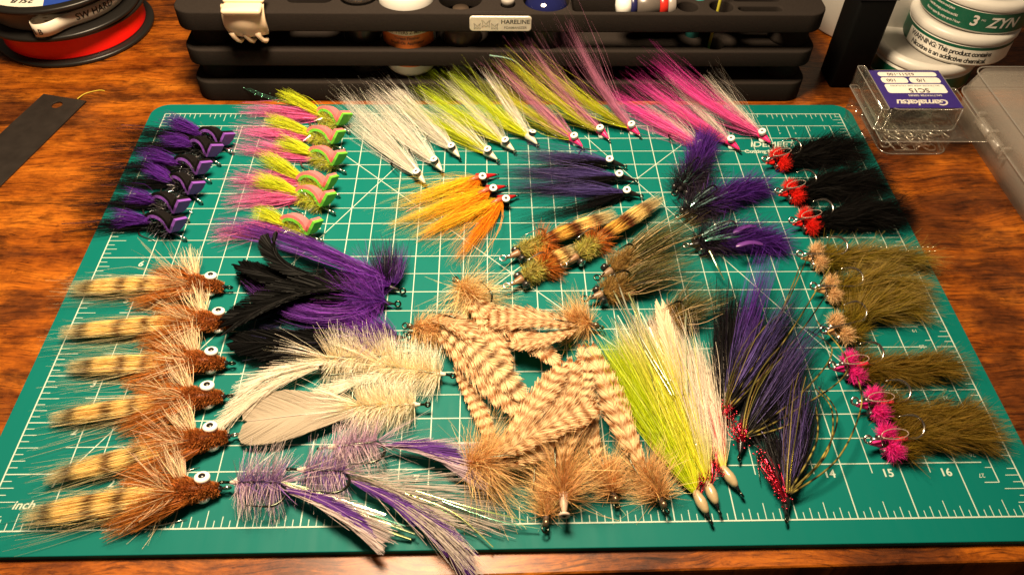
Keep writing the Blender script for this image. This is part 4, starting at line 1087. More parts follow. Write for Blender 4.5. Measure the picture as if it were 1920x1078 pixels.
# ---- foam gurglers
def gurgler(label, group, head, ang_px, tipA, tipB, top, under, bodycol, tailA, tailB, rubber, sparkle, idx, spread=0.0, lenA=24, lenB=52):
    f = Fly('foam_popper_fly', label, 'fishing fly', group, head, ang_px)
    rng = f.rng
    rl = math.radians(30) * (1 if f.n[1] > 0 else -1)
    def fat(x, y, z):
        zz = z - 4.0; return f.at(x, y * math.cos(rl) + zz * math.sin(rl), 4.6 - y * math.sin(rl) + zz * math.cos(rl))
    # two-layer foam strip: arch over the body, notch, raised lip
    prof = smooth_path([(24.5, 4.6), (23, 7.2), (20, 9.0), (16, 9.6), (12, 8.6), (9.6, 6.4), (8.0, 5.0), (6.6, 5.2), (5.0, 8.4), (3.6, 12.6)], 3)
    T = np.gradient(prof, axis=0); T /= np.linalg.norm(T, axis=1)[:, None]; Nn = np.stack([T[:, 1], -T[:, 0]], 1)
    Nn = Nn * np.sign(Nn[len(Nn) // 3, 1])
    xs = prof[:, 0]; wid = np.interp(xs, [0, 5, 7.6, 12, 20, 25], [4.4, 4.2, 2.4, 3.0, 2.9, 2.1])
    def layer(n0, n1, wmul):
        a = Acc(); q0 = prof + Nn * n0; q1 = prof + Nn * n1; n = len(prof); V = []
        for q in (q0, q1):
            for sg in (-1, 1): V.append([fat(q[i, 0], sg * wid[i] * wmul, q[i, 1]) for i in range(n)])
        V = np.array(V).reshape(-1, 3); fc = []
        for i in range(n - 1):
            fc += [(i, i + 1, n + i + 1, n + i), (2 * n + i, 3 * n + i, 3 * n + i + 1, 2 * n + i + 1), (i, 2 * n + i, 2 * n + i + 1, i + 1), (n + i, n + i + 1, 3 * n + i + 1, 3 * n + i)]
        fc += [(0, n, 3 * n, 2 * n), (n - 1, 3 * n - 1, 4 * n - 1, 2 * n - 1)]
        a.add(V, fc); return a
    f.add('foam_back', layer(0.02, 1.7, 1.0), top, smooth=False); f.add('foam_underside', layer(-1.7, -0.02, 1.0), under, smooth=False)
    a = Acc(); c = [f.at(7, 0, 3.6), f.at(14, 0, 4.4), f.at(22, 0, 4.2)]
    fuzz(a, rng, 700, c, 3.2, 4.2, bodycol, comb=0.1, rad=0.13, core=tuple(np.array(bodycol) * 0.8), var=0.35, taper=(0.8, 1, 0.9), wig=0.5)
    f.add('body_chenille', a, FLASH if not sparkle else HAIR, stuff=True)
    a = Acc(); fuzz(a, rng, 130, c, 3.6, 4.4, (0.85, 0.85, 0.8) if sparkle else (0.5, 0.5, 0.55), comb=0.1, rad=0.16, var=0.3, wig=0.5); f.add('body_sparkle', a, FLASH, stuff=True)
    f.hook(1, 2.2, 22, 9, 0.55, 95 + spread, STEEL, eye=1.2)
    a = Acc(); bunch(a, rng, 230, [f.at(20, 0, 4.5), f.at(25, 0, 9) * .6 + P(*tipA, MT + 9) * .4, P(*tipA, MT + 7)], 1.2, 6.0, tailA, rad=0.13, lmin=0.55, flat=0.8, wig=1.2, clump=22, var=0.25)
    f.add('tail_tuft', a, FUR, stuff=True)
    a = Acc(); tB = P(*tipB, MT + 2)
    bunch(a, rng, 130 if not sparkle else 210, [f.at(20, 0, 3.5), f.at(30, 2, 4) * .7 + tB * .3, tB], 1.4, 10, tailB, rad=0.13, lmin=0.42, lpow=1.1, flat=0.5, wig=2.0, clump=18, var=0.25)
    f.add('tail_hair', a, HAIR, stuff=True)
    f.flash(8, [f.at(20, 0, 4), f.at(30, 1, 5) * .6 + tB * .4, tB * .9 + f.at(20, 0, 3) * .1], 1, 5, rubber, 0.18, 0.6)
    return f
FP = simple('purple_foam', (0.20, 0.065, 0.40), 0.6, bump=0.3, bscale=2500); FB = simple('black_foam', (0.007, 0.006, 0.006), 0.8, ior=1.15, bump=0.3, bscale=2500)
FG = simple('green_foam', (0.13, 0.50, 0.035), 0.6, bump=0.3, bscale=2500); FK = simple('pink_foam', (0.80, 0.16, 0.17), 0.6, bump=0.3, bscale=2500)
G = 'black and purple foam poppers along the left edge of the mat'
order = ['at the end of its row by the chartreuse poppers\' tails', 'second in its row from the mat corner', 'third in its row from the mat corner', 'fourth in its row from the mat corner', 'fifth in its row from the mat corner', 'with its bare hook bend lying over the mat ruler']
order[0] = 'first in its row from the mat corner'
for i, (hd, tl) in enumerate([(h, (h[0] - 70, h[1] - [34, 44, 33, 46, 36, 30][k])) for k, h in enumerate( ((436, 290), (412, 312), (394, 344), (378, 383), (353, 417), (348, 452)))]):
    gurgler('black and purple foam popper fly ' + order[i], G, hd, tl, (hd[0] - 122 + [-10, 8, -14, 12, 0, -22][i], hd[1] - 58 + [-12, 8, 2, -10, 6, 14][i]), (hd[0] - 250, hd[1] - 34 + [-14, 6, 10, -8, 4, 8][i]), FB, FP, (0.008, 0.008, 0.009), ds((0.11, 0.02, 0.30), (0.075, 0.02, 0.20)), BLK, (0.10, 0.06, 0.15), False, i, spread=[0, 5, -5, 5, 0, 15][i], lenA=24, lenB=46)
G = 'pink and chartreuse foam poppers'
order = ['first in its row from the organizer', 'second in its row from the organizer', 'third in its row from the organizer', 'fourth in its row from the organizer', 'fifth in its row from the organizer', 'half hidden under the black and purple feather fly']
for i, (hd, tl) in enumerate([(h, (h[0] - 75, h[1] - [38, 26, 33, 22, 34, 28][k])) for k, h in enumerate( ((654, 252), (645, 285), (646, 327), (634, 371), (626, 404), (603, 456)))]):
    gurgler('pink and chartreuse foam popper fly ' + order[i], G, hd, tl, (hd[0] - 140 + [8, -12, 10, -8, -14, 10][i], hd[1] - 72 + [-4, 8, 6, -12, 0, 12][i]), (hd[0] - 215, hd[1] - [42, 42, 55, 40, 25, 12][i]), FK, FG, (0.50, 0.52, 0.05), ds((0.62, 0.62, 0.02), (0.48, 0.58, 0.03)), ds((0.80, 0.12, 0.35), (0.60, 0.16, 0.36)), (0.8, 0.3, 0.5), True, i, spread=[0, 0, 0, 0, 10, 20][i], lenA=26, lenB=[46, 50, 58, 54, 56, 52][i])
# green dotted tinsel trailing from the first pink popper over the table
a = Acc(); tr = smooth_path([P(590, 205, 9), P(520, 190, 8), P(470, 172, 9), P(432, 150, 12)], 8)
rg = np.random.default_rng(5)
for k in range(3):
    q = tr + np.array([0, k * 0.9, 0.4 * k]); q = q[:len(q) - 2 * k]
    tube(a, q, 0.18, 4, (0.15, 0.4, 0.3))
    for p_ in q[::2]:
        lathe(a, [(0.01, -0.4), (0.38, 0), (0.01, 0.4)], p_ + rg.normal(0, 0.6, 3), rg.normal(0, 1, 3), 5, (0.3, 0.85, 0.6))
gp = [o for o in COL.objects if o.get('label') == 'pink and chartreuse foam popper fly first in its row from the organizer'][0]
part('dotted_tinsel', a, gp, FLASH, kind='stuff')

# ---- deer hair head divers with banded tails
YT = (0.92, 0.66, 0.24); BAR = (0.13, 0.03, 0.014); RUST = (0.38, 0.10, 0.018); TANH = (0.66, 0.47, 0.27)
G = 'deer hair head flies along the left side of the mat'
order = ['first in its row from the foam poppers', 'second in its row from the foam poppers', 'third in its row from the foam poppers', 'fourth in its row from the foam poppers', '', 'tail over the word inch']
order[4] = 'fifth in its row from the foam poppers'
dv = (((424, 548), (108, 550)), ((441, 614), (92, 635)), ((428, 690), (105, 700)), ((424, 752), (70, 800)), ((433, 826), (60, 915)), ((418, 924), (15, 985)))
for i, (hd, tl) in enumerate(dv):
    f = Fly('deer_hair_fly', 'rust deer hair fly with banded yellow tail, ' + order[i], 'fishing fly', G, hd, tl); rng = f.rng; L = f.L
    b0 = 0.30 + rng.normal(0, 0.01)
    st = [(0, YT), (b0 + .08, YT), (b0 + .10, BAR), (b0 + .135, BAR), (b0 + .15, YT), (b0 + .27, YT), (b0 + .285, BAR), (b0 + .325, BAR), (b0 + .34, YT), (b0 + .515, YT), (b0 + .53, (0.06, 0.028, 0.025)), (b0 + .57, (0.06, 0.028, 0.025)), (b0 + .585, (0.62, 0.50, 0.24)), (1, (0.50, 0.44, 0.26))]
    a = Acc(); fl = 1.0 if i in (3, 4) else 1.0
    bunch(a, rng, 520, [f.at(16, 0, 5), f.at(L * 0.5, 0, 6.5), f.at(L * 0.93, 0, 4.5)], 3.0, [4.9, 4.9, 4.7, 4.4, 4.6, 6.3][i], st, rad=0.15, lmin=0.66, lpow=1.1, flat=0.42, pw=0.35, wig=0.6, var=0.1, K=16, ujit=0.006, tip=0.3, conv=0.45)
    bunch(a, rng, 75, [f.at(16, 0, 5), f.at(L * 0.5, 0, 4), f.at(L * 1.04, 2, 3)], 3.0, 12, [(0, (0.5, 0.38, 0.18)), (1, (0.40, 0.36, 0.22))], rad=0.12, lmin=0.6, flat=0.4, pw=0.8, wig=2.5, var=0.2, K=7)
    f.add('banded_tail', a, HAIR, stuff=True)
    # cropped head
    a = Acc(); hc_ = [f.at(0.5, 0, 3.8), f.at(8, 0, 5.4), f.at(17, 0, 5.8)]
    fuzz(a, rng, 1700, hc_, 5.2, 1.4, ds((0.22, 0.055, 0.010), (0.46, 0.15, 0.035)), comb=0.25, rad=0.19, flat=0.9, core=(0.20, 0.05, 0.012), var=0.25, taper=(0.32, 0.62, 0.86, 1.0, 1.0), lvar=0.3, wig=0.3, sink=0.85)
    f.add('cropped_head', a, HAIR, stuff=True)
    # collar of deer hair swept back to both sides
    a = Acc()
    for sg, ln, N in ((1, 34, 300), (-1, 30, 260), (0, 26, 200)):
        bunch(a, rng, N, [f.at(12, 3.5 * sg, 6), f.at(22, 6 * sg, 7.5), f.at(12 + ln, 10.5 * sg, 3.5 + 3 * (sg == 0))], 2.2, 6, ds((0.34, 0.09, 0.014), (0.52, 0.19, 0.04)), rad=0.16, lmin=0.45, flat=0.5, wig=1.0, var=0.22, clump=14)
    f.add('deer_collar', a, HAIR, stuff=True)
    # tan hackle fanned behind the head
    a = Acc(); radial(a, rng, 80, f.at(15, 0, 6), f.at(24, 0, 6), [26, 22, 22, 21, 22, 24][i], ds((0.55, 0.36, 0.18), (0.74, 0.58, 0.36)), rad=0.15, sweep=0.55, lmin=0.45, droop=0.05, var=0.2, wig=0.8, sweep_var=0.35)
    # the tall spray on the far side
    bunch(a, rng, 60, [f.at(15, -4, 6), f.at(18, -12, 9), f.at(23, -23, 9)], 1.6, 7, ds((0.70, 0.52, 0.30), (0.78, 0.62, 0.40)), rad=0.16, lmin=0.5, flat=0.6, wig=1.2, var=0.15)
    f.add('hackle', a, HAIR, stuff=True)
    f.disc_eye(6.5, -3.9, 8.4, (-0.1, -0.25, 1.0), 3.0 + 0.15 * (i > 2)); f.disc_eye(7.0, 2.6, 1.9, (-0.1, 0.5, -1.0), 2.6)
    f.hook(-1.0, 3.6, 26, 12, 0.6, 120, STEEL if i > 3 else DARK_STEEL, eye=1.5)
    a = Acc(); tube(a, [f.at(-0.6, 0, 3.7), f.at(1.8, 0, 4.0)], [1.2, 1.7], 10); f.add('thread_head', a, BLACK_PAINT)

# ---- black and purple feather streamers
G = 'black and purple feather streamers'
PM = (0.13, 0.025, 0.30)
for i, (hd, tl, feats, lab) in enumerate((
        ((748, 551), (500, 490), [((480, 505), (545, 555), -10)], 'black and purple feather streamer with upswept black hackle, next to the foam poppers'),
        ((738, 577), (460, 570), [((452, 500), (560, 560), -8), ((425, 600), (600, 520), 6)], 'black and purple feather streamer with glossy curved black plumes, middle of its three'),
        ((758, 640), (470, 660), [((440, 640), (580, 650), 0)], 'black and purple feather streamer half hidden under the cream hackle fly'))):
    f = Fly('feather_streamer', lab, 'fishing fly', G, hd, tl); rng = f.rng
    f.hook(-1, 3, 26, 10, 0.55, -95, DARK_STEEL, eye=1.4); f.cone_head(-0.3, 5, 1.1, 1.9, 3.2, BLK)
    for j, (tip, mid, dz) in enumerate(feats):
        a = Acc(); tpz = P(*tip, MT + 7 + 2 * j); m_ = P(*mid, MT + 9 + 3 * j)
        feather(a, rng, [f.at(9, 0, 6 + j), m_, tpz], 7.5, flat_col((0.003, 0.003, 0.003)), N=330, ang=24, tilt=0.25, rad=0.3, prof=(0.5, 0.9, 1, 1, 0.85, 0.6, 0.2), stem=(0.02, 0.018, 0.018), fuzzv=0.03, var=0.2)
        if i == 1: feather(a, rng, [f.at(9, 1, 7 + j), m_ + [2, 2, 2], tpz + [6, -3, 2]], 6, flat_col((0.003, 0.003, 0.003)), N=300, ang=24, tilt=-0.3, rad=0.3, prof=(0.5, 0.9, 1, 1, 0.9, 0.8, 0.6), stem=(0.02, 0.018, 0.018), fuzzv=0.03, var=0.2)
        f.add('black_plume', a, GLOSSY)
    if i == 0:     # the loose black feather end that curls up over the pink popper
        a = Acc(); feather(a, rng, [P(600, 520, MT + 12), P(530, 510, MT + 12), P(512, 478, MT + 14), P(512, 462, MT + 16)], 4.0, flat_col((0.003, 0.003, 0.003)), N=160, ang=22, rad=0.32, prof=(0.6, 0.9, 1, 1, 1, 0.9, 0.6), stem=(0.02, 0.02, 0.02), fuzzv=0.02)
        f.add('black_plume', a, GLOSSY)
    # purple marabou collar
    a = Acc()
    fuzz(a, rng, 520, [f.at(4, 0, 4.5), f.at(10, 0, 6), f.at(20, 0, 6)], 2.8, 12, ds((0.10, 0.018, 0.26), (0.17, 0.035, 0.34)), comb=0.6, rad=0.12, var=0.3, core=(0.05, 0.01, 0.12), wig=0.35, flat=0.8, lvar=0.75, swirl=0.35, taper=(0.4, 0.9, 1, 0.8))
    f.add('marabou_collar', a, FUR, stuff=True)
    # purple and black tail hair
    a = Acc()
    if i == 0: ct = [f.at(8, -2, 7), P(650, 500, MT + 14), P(560, 440, MT + 12), P(395, 415, MT + 6)]
    elif i == 1: ct = [f.at(8, 2, 5), P(620, 620, MT + 9), P(520, 585, MT + 7), P(465, 520, MT + 6)]
    else: ct = [f.at(8, 1, 4), P(620, 655, MT + 4), P(520, 640, MT + 3), P(445, 620, MT + 3)]
    bunch(a, rng, 380, ct, 2.4, 6.0, ds(PM, (0.14, 0.04, 0.28)) if i < 2 else ds(DPUR, (0.015, 0.012, 0.03)), rad=0.13, lmin=0.45, flat=0.6, wig=1.6, clump=18, var=0.3, K=9)
    f.add('tail_hair', a, HAIR, stuff=True)
    a = Acc(); bunch(a, rng, 200, [f.at(8, 0, 5), f.at(45, 4, 4), P(435 + 10 * i, [520, 610, 690][i], MT + 2)], 2, 10, BLK, rad=0.11, lmin=0.45, flat=0.5, wig=2.2, var=0.3, clump=14)
    f.add('black_hair', a, HAIR, stuff=True)
    # hackle spray at the head, to the far side
    a = Acc()
    if i == 0:
        bunch(a, rng, 200, [f.at(7, -2, 6), P(725, 500, MT + 11), P(712, 440, MT + 12)], 2, 10, ds(BLK, (0.02, 0.012, 0.05)), rad=0.13, lmin=0.5, flat=0.6, wig=1.5, var=0.3)
        bunch(a, rng, 160, [f.at(3, -2, 5), P(742, 505, MT + 9), P(748, 455, MT + 8)], 2, 6, ds((0.05, 0.015, 0.14), (0.10, 0.03, 0.2)), rad=0.13, lmin=0.5, flat=0.6, wig=1.2, var=0.3)
    else:
        radial(a, rng, 320, f.at(3, 0, 5), f.at(16, 0, 5.5), 15, ds((0.09, 0.02, 0.24), (0.15, 0.04, 0.33)), rad=0.13, sweep=0.6, var=0.3)
    f.add('hackle', a, HAIR, stuff=True)
    f.flash(8, [f.at(8, 0, 5), f.at(45, 3, 5), P(425, [540, 600, 680][i], MT + 3)], 1, 6, (0.03, 0.03, 0.05), 0.2, 0.6)

# ---- cream and lavender palmered hackle flies
def palmer(label, group, head, tail, shank, cols, hl, feathers, name='hackle_fly', hookroll=60, side_up=1.0, N=900, thread=(0.75, 0.66, 0.52), z=5.5, gap=11, hm=None, cols2=None, h0=0.0, wirewrap=None):
    f = Fly(name, label, 'fishing fly', group, head, tail, h0); rng = f.rng
    f.hook(-1, z, shank + 3, gap, 0.6, hookroll, hm or DARK_STEEL, eye=1.0)
    f.cone_head(0.2, 5.0, 0.8, 1.5, z, thread)
    a = Acc(); radial(a, rng, N, f.at(3.5, 0, z), f.at(5 + shank, 0, z), hl, cols, rad=0.14, sweep=0.16, lmin=0.62, droop=0.06, var=0.12, wig=0.4, sweep_var=0.15, lprof=(0.85, 1, 1, 1.05, 1.1))
    if cols2: radial(a, rng, N // 2, f.at(5, 0, z), f.at(5 + shank, 0, z), hl * 0.95, cols2, rad=0.14, sweep=0.28, lmin=0.6, droop=0.12, var=0.2, wig=0.55)
    radial(a, rng, N // 9, f.at(3 + shank, 0, z), f.at(9 + shank, 0, z), hl * 1.25, cols, rad=0.13, sweep=1.5, lmin=0.6, droop=0.06, var=0.12, wig=0.5)
    f.add('palmered_hackle', a, HAIR, stuff=True)
    for (ctrl, w, cf, kw) in feathers:
        a = Acc(); feather(a, rng, ctrl, w, cf, **kw); f.add('tail_feather', a, FEATHER)
    return f
CRM = ds((0.94, 0.78, 0.50), (0.96, 0.90, 0.74)); cream = (0.78, 0.68, 0.52)
G = 'cream hackle flies'
pf = (0.25, 0.6, 0.9, 1, 0.85, 0.5, 0.12)
wispy = dict(N=230, ang=13, rad=0.14, prof=pf, stem=cream, fuzzv=0.14, var=0.1)
palmer('cream hackle fly with long curved plume tail, next to the dark feather streamers', G, (757, 676), (560, 690), 30, CRM, 17,
       [([P(655, 680, MT + 5), P(560, 680, MT + 8), P(480, 730, MT + 6), P(398, 812, MT + 3)], 3.6, flat_col((0.74, 0.66, 0.53)), wispy),
        ([P(655, 682, MT + 6), P(540, 672, MT + 10), P(470, 700, MT + 7), P(420, 790, MT + 3)], 2.6, flat_col((0.76, 0.68, 0.56)), wispy)], hookroll=80)
palmer('cream hackle fly with upright hackle, lying over the tan barred feathers', G, (842, 716), (660, 690), 26, CRM, 17,
       [([P(740, 700, MT + 5), P(690, 705, MT + 7), P(640, 720, MT + 5), P(560, 750, MT + 3)], 2.4, flat_col((0.74, 0.66, 0.54)), wispy)], hookroll=-80)
broad = dict(rough=0.08, N=430, ang=36, rad=0.13, prof=(0.1, 0.4, 0.85, 1, 1, 0.95, 0.82, 0.55, 0.1), stem=(0.66, 0.58, 0.5), fuzzv=0.004, var=0.015, stem_r=0.45)
palmer('cream hackle fly with one broad pale grey feather tail', G, (795, 771), (620, 775), 24, CRM, 15,
       [([P(695, 770, MT + 5), P(620, 768, MT + 6), P(465, 790, MT + 4)], 13.5, flat_col((0.44, 0.37, 0.28)), broad)], hookroll=-80)
LAV = ds((0.46, 0.27, 0.46), (0.80, 0.66, 0.62)); LAV2 = ds((0.13, 0.05, 0.34), (0.36, 0.21, 0.50))
G = 'lavender and purple hackle flies'
slim = dict(N=170, ang=11, rad=0.14, prof=pf, stem=(0.35, 0.2, 0.4), fuzzv=0.05, var=0.12)
pur = flat_col((0.13, 0.045, 0.28)); lavf = flat_col((0.52, 0.40, 0.46)); palf = flat_col((0.60, 0.50, 0.48))
f = palmer('lavender hackle fly lying between the cream flies and the tan barred flies', G, (613, 853), (740, 838), 17, LAV, 16,
       [([P(710, 838, MT + 5), P(780, 828, MT + 8), P(858, 878, MT + 7)], 5.5, lavf, slim), ([P(710, 838, MT + 6), P(785, 822, MT + 9), P(856, 868, MT + 8)], 2.6, pur, slim)], name='hackle_fly', hookroll=-75, N=230, cols2=LAV, thread=(0.62, 0.48, 0.40), z=6, gap=12)
f = palmer('lavender hackle fly with long purple feather trailing over the mat edge', G, (556, 893), (660, 897), 16, LAV, 17,
       [([P(642, 897, MT + 4), P(740, 900, MT + 8), P(850, 985, MT + 4)], 13, flat_col((0.46, 0.40, 0.36)), dict(N=170, ang=24, rad=0.13, prof=(0.2, 0.5, 0.9, 1, 1, 0.8, 0.3), stem=(0.4, 0.3, 0.3), fuzzv=0.10, var=0.08)),
        ([P(642, 895, MT + 6), P(740, 930, MT + 9), P(820, 990, MT + 5), P(880, 1068, MT + 1)], 3.6, pur, slim)], hookroll=-75, N=230, cols2=LAV2, z=6, gap=12, thread=(0.62, 0.48, 0.40))
f.flash(7, [f.at(22, 0, 6), P(760, 930, MT + 8), P(900, 1010, MT + 4)], 1, 8, (0.6, 0.75, 0.3), 0.22, 0.7)
f = palmer('lavender hackle fly whose eye touches the corner deer hair fly', G, (432, 917), (510, 917), 17, LAV, 18,
       [([P(517, 918, MT + 5), P(600, 925, MT + 10), P(702, 1010, MT + 5)], 4.6, palf, slim), ([P(517, 918, MT + 6), P(605, 918, MT + 11), P(700, 1004, MT + 6)], 2.2, pur, slim)], hookroll=-80, N=260, cols2=LAV2, z=6, gap=12, thread=(0.62, 0.48, 0.40))
f.flash(10, [f.at(22, 0, 6), P(640, 945, MT + 6), P(790, 1000, MT + 3)], 1, 5, (0.7, 0.85, 0.5), 0.45, 0.75)

# ---- tan barred (grizzly) feather flies in a heap
TAN = ds((0.62, 0.30, 0.09), (0.90, 0.60, 0.28)); TANL = ds((0.80, 0.47, 0.16), (0.92, 0.68, 0.36))
gz = barred((0.80, 0.58, 0.33), (0.26, 0.085, 0.02), 10, 0.46, 0.95); gz2 = barred((0.88, 0.64, 0.36), (0.14, 0.05, 0.018), 10, 0.46, 0.95)
gk = dict(N=280, ang=32, rad=0.19, K=6, prof=(0.35, 0.7, 0.95, 1, 0.9, 0.65, 0.3), stem=(0.5, 0.33, 0.18), fuzzv=0.09, var=0.12)
G = 'tan barred feather flies heaped on the mat'
def grizzly(label, head, body, feats, h0=0.0, hl=13, N=620, col=TAN, nose=None, hookroll=40):
    f = Fly('barred_feather_fly', label, 'fishing fly', G, head, body, h0); rng = f.rng
    f.hook(-0.5, 4, 20, 10, 0.5, hookroll, DARK_STEEL, eye=1.4)
    if nose == 'pale':
        f.cone_head(-3.0, 6, 2.0, 2.3, 5.0, (0.62, 0.44, 0.32))
        a = Acc(); lathe(a, [(2.3, 0), (2.3, 0.8), (1.2, 1.0), (1.0, 0.3)], f.at(-2.9, 0, 5.0), f.vec(-1, 0, 0), 16, caps=False); f.add('bead_rim', a, simple('pale_bead', (0.65, 0.5, 0.4), 0.35))
        a = Acc(); lathe(a, [(1.15, 0.55), (0.01, 0.6)], f.at(-2.9, 0, 5.0), f.vec(-1, 0, 0), 12); f.add('bead_hole', a, BLACK_PAINT)
    else:
        f.cone_head(-0.5, 5, 1.2, 1.8, 4.2, (0.10, 0.06, 0.04))
        a = Acc(); lathe(a, [(0.6, -1.4), (1.7, -0.8), (1.9, 0), (1.6, 0.9), (0.6, 1.3)], f.at(0.6, 0, 4.4), f.vec(0, 1, 0.2), 14); f.add('bead', a, simple('bronze_bead', (0.22, 0.16, 0.10), 0.3, 0.8))
    a = Acc(); sh = min(f.L, 26)
    radial(a, rng, N, f.at(3, 0, 5), f.at(3 + sh * 0.75, 0, 5.5), hl * 1.35, col, rad=0.12, sweep=0.4, lmin=0.28, droop=0.08, var=0.2, wig=0.9, sweep_var=0.4)
    fuzz(a, rng, 200, [f.at(3, 0, 4.8), f.at(10, 0, 5.2), f.at(3 + sh * 0.7, 0, 5.2)], 2.6, 6.5, col, comb=0.2, rad=0.13, var=0.25, core=(0.36, 0.18, 0.07), wig=0.5)
    f.add('hackle', a, FUR, stuff=True)
    for (ctrl, w, cf, kw) in feats:
        a = Acc(); k = dict(gk); k.update(kw); feather(a, rng, ctrl, w * 0.85, cf, **k); f.add('barred_feather', a, FEATHER)
    return f
grizzly('tan barred feather fly with open fan of hackle, by the lime and rust crab flies', (858, 538), (900, 585), [
    ([P(868, 556, MT + 6), P(940, 590, MT + 12), P(1045, 680, MT + 10)], 7.0, gz, {}), ([P(868, 556, MT + 7), P(930, 620, MT + 12), P(945, 690, MT + 9)], 6.0, gz, dict(tilt=0.3))], hl=20, N=520, col=TANL)
grizzly('tan barred feather fly whose hackle touches the dark feather streamers', (768, 622), (840, 640), [
    ([P(810, 610, MT + 5), P(880, 660, MT + 12), P(975, 770, MT + 9)], 9.5, gz, {}), ([P(810, 605, MT + 7), P(890, 640, MT + 15), P(982, 745, MT + 12)], 7.0, gz2, dict(tilt=-0.2)),
    ([P(800, 600, MT + 8), P(840, 590, MT + 13), P(895, 640, MT + 11)], 7, gz, dict(tilt=0.2)), ([P(850, 690, MT + 4), P(890, 740, MT + 6), P(925, 830, MT + 4)], 4, gz, {})], hl=11, N=560)
grizzly('tan barred feather fly with its feathers pointing at the fan hackled fly', (1118, 622), (1060, 612), [
    ([P(1085, 613, MT + 9), P(1010, 590, MT + 15), P(920, 600, MT + 11)], 7.5, gz, {}), ([P(1085, 616, MT + 8), P(1020, 640, MT + 13), P(960, 640, MT + 10)], 6.5, gz, dict(tilt=-0.3))], hl=14, N=560)
grizzly('tan barred feather fly lying beside the yellow streamer, its feathers over the heap', (1242, 958), (1200, 880), [
    ([P(1212, 895, MT + 6), P(1160, 790, MT + 14), P(1108, 650, MT + 8)], 7.0, gz, {}), ([P(1212, 895, MT + 5), P(1175, 800, MT + 11), P(1125, 720, MT + 9)], 4.5, gz, dict(tilt=0.4))], hl=14, N=620)
grizzly('tan barred feather fly squeezed between the pale bead fly and the yellow streamer', (1152, 948), (1130, 880), [
    ([P(1125, 880, MT + 6), P(1085, 810, MT + 12), P(1070, 720, MT + 13)], 6.0, gz, {}), ([P(1125, 880, MT + 8), P(1100, 800, MT + 16), P(1090, 650, MT + 14)], 5.0, gz, {})], hl=13, N=560)
grizzly('tan barred feather fly under the pale bead fly with only its black hook eye free', (1022, 992), (1030, 900), [
    ([P(1030, 890, MT + 5), P(1035, 800, MT + 9), P(1060, 690, MT + 9)], 5.5, gz, {})], hl=12, N=300)
grizzly('tan barred feather fly with a pale hollow bead at its nose', (1056, 962), (1052, 875), [
    ([P(1050, 880, MT + 12), P(1040, 790, MT + 20), P(1075, 680, MT + 18)], 7.5, gz, {}), ([P(1052, 880, MT + 12), P(1075, 780, MT + 20), P(1100, 700, MT + 17)], 6.5, gz2, dict(tilt=0.3))], h0=4, hl=19, N=700, nose='pale', hookroll=20)
grizzly('tan barred feather fly lying over the lavender feather, longest plume across the heap', (862, 884), (925, 880), [
    ([P(925, 868, MT + 10), P(1000, 800, MT + 22), P(1112, 762, MT + 20)], 8.0, gz, {}), ([P(925, 860, MT + 10), P(1000, 760, MT + 20), P(1052, 690, MT + 20)], 7.0, gz, dict(tilt=0.35)),
    ([P(925, 872, MT + 9), P(1010, 850, MT + 16), P(1095, 785, MT + 16)], 6.0, gz, dict(tilt=-0.3))], h0=2, hl=20, N=900, hookroll=-10)

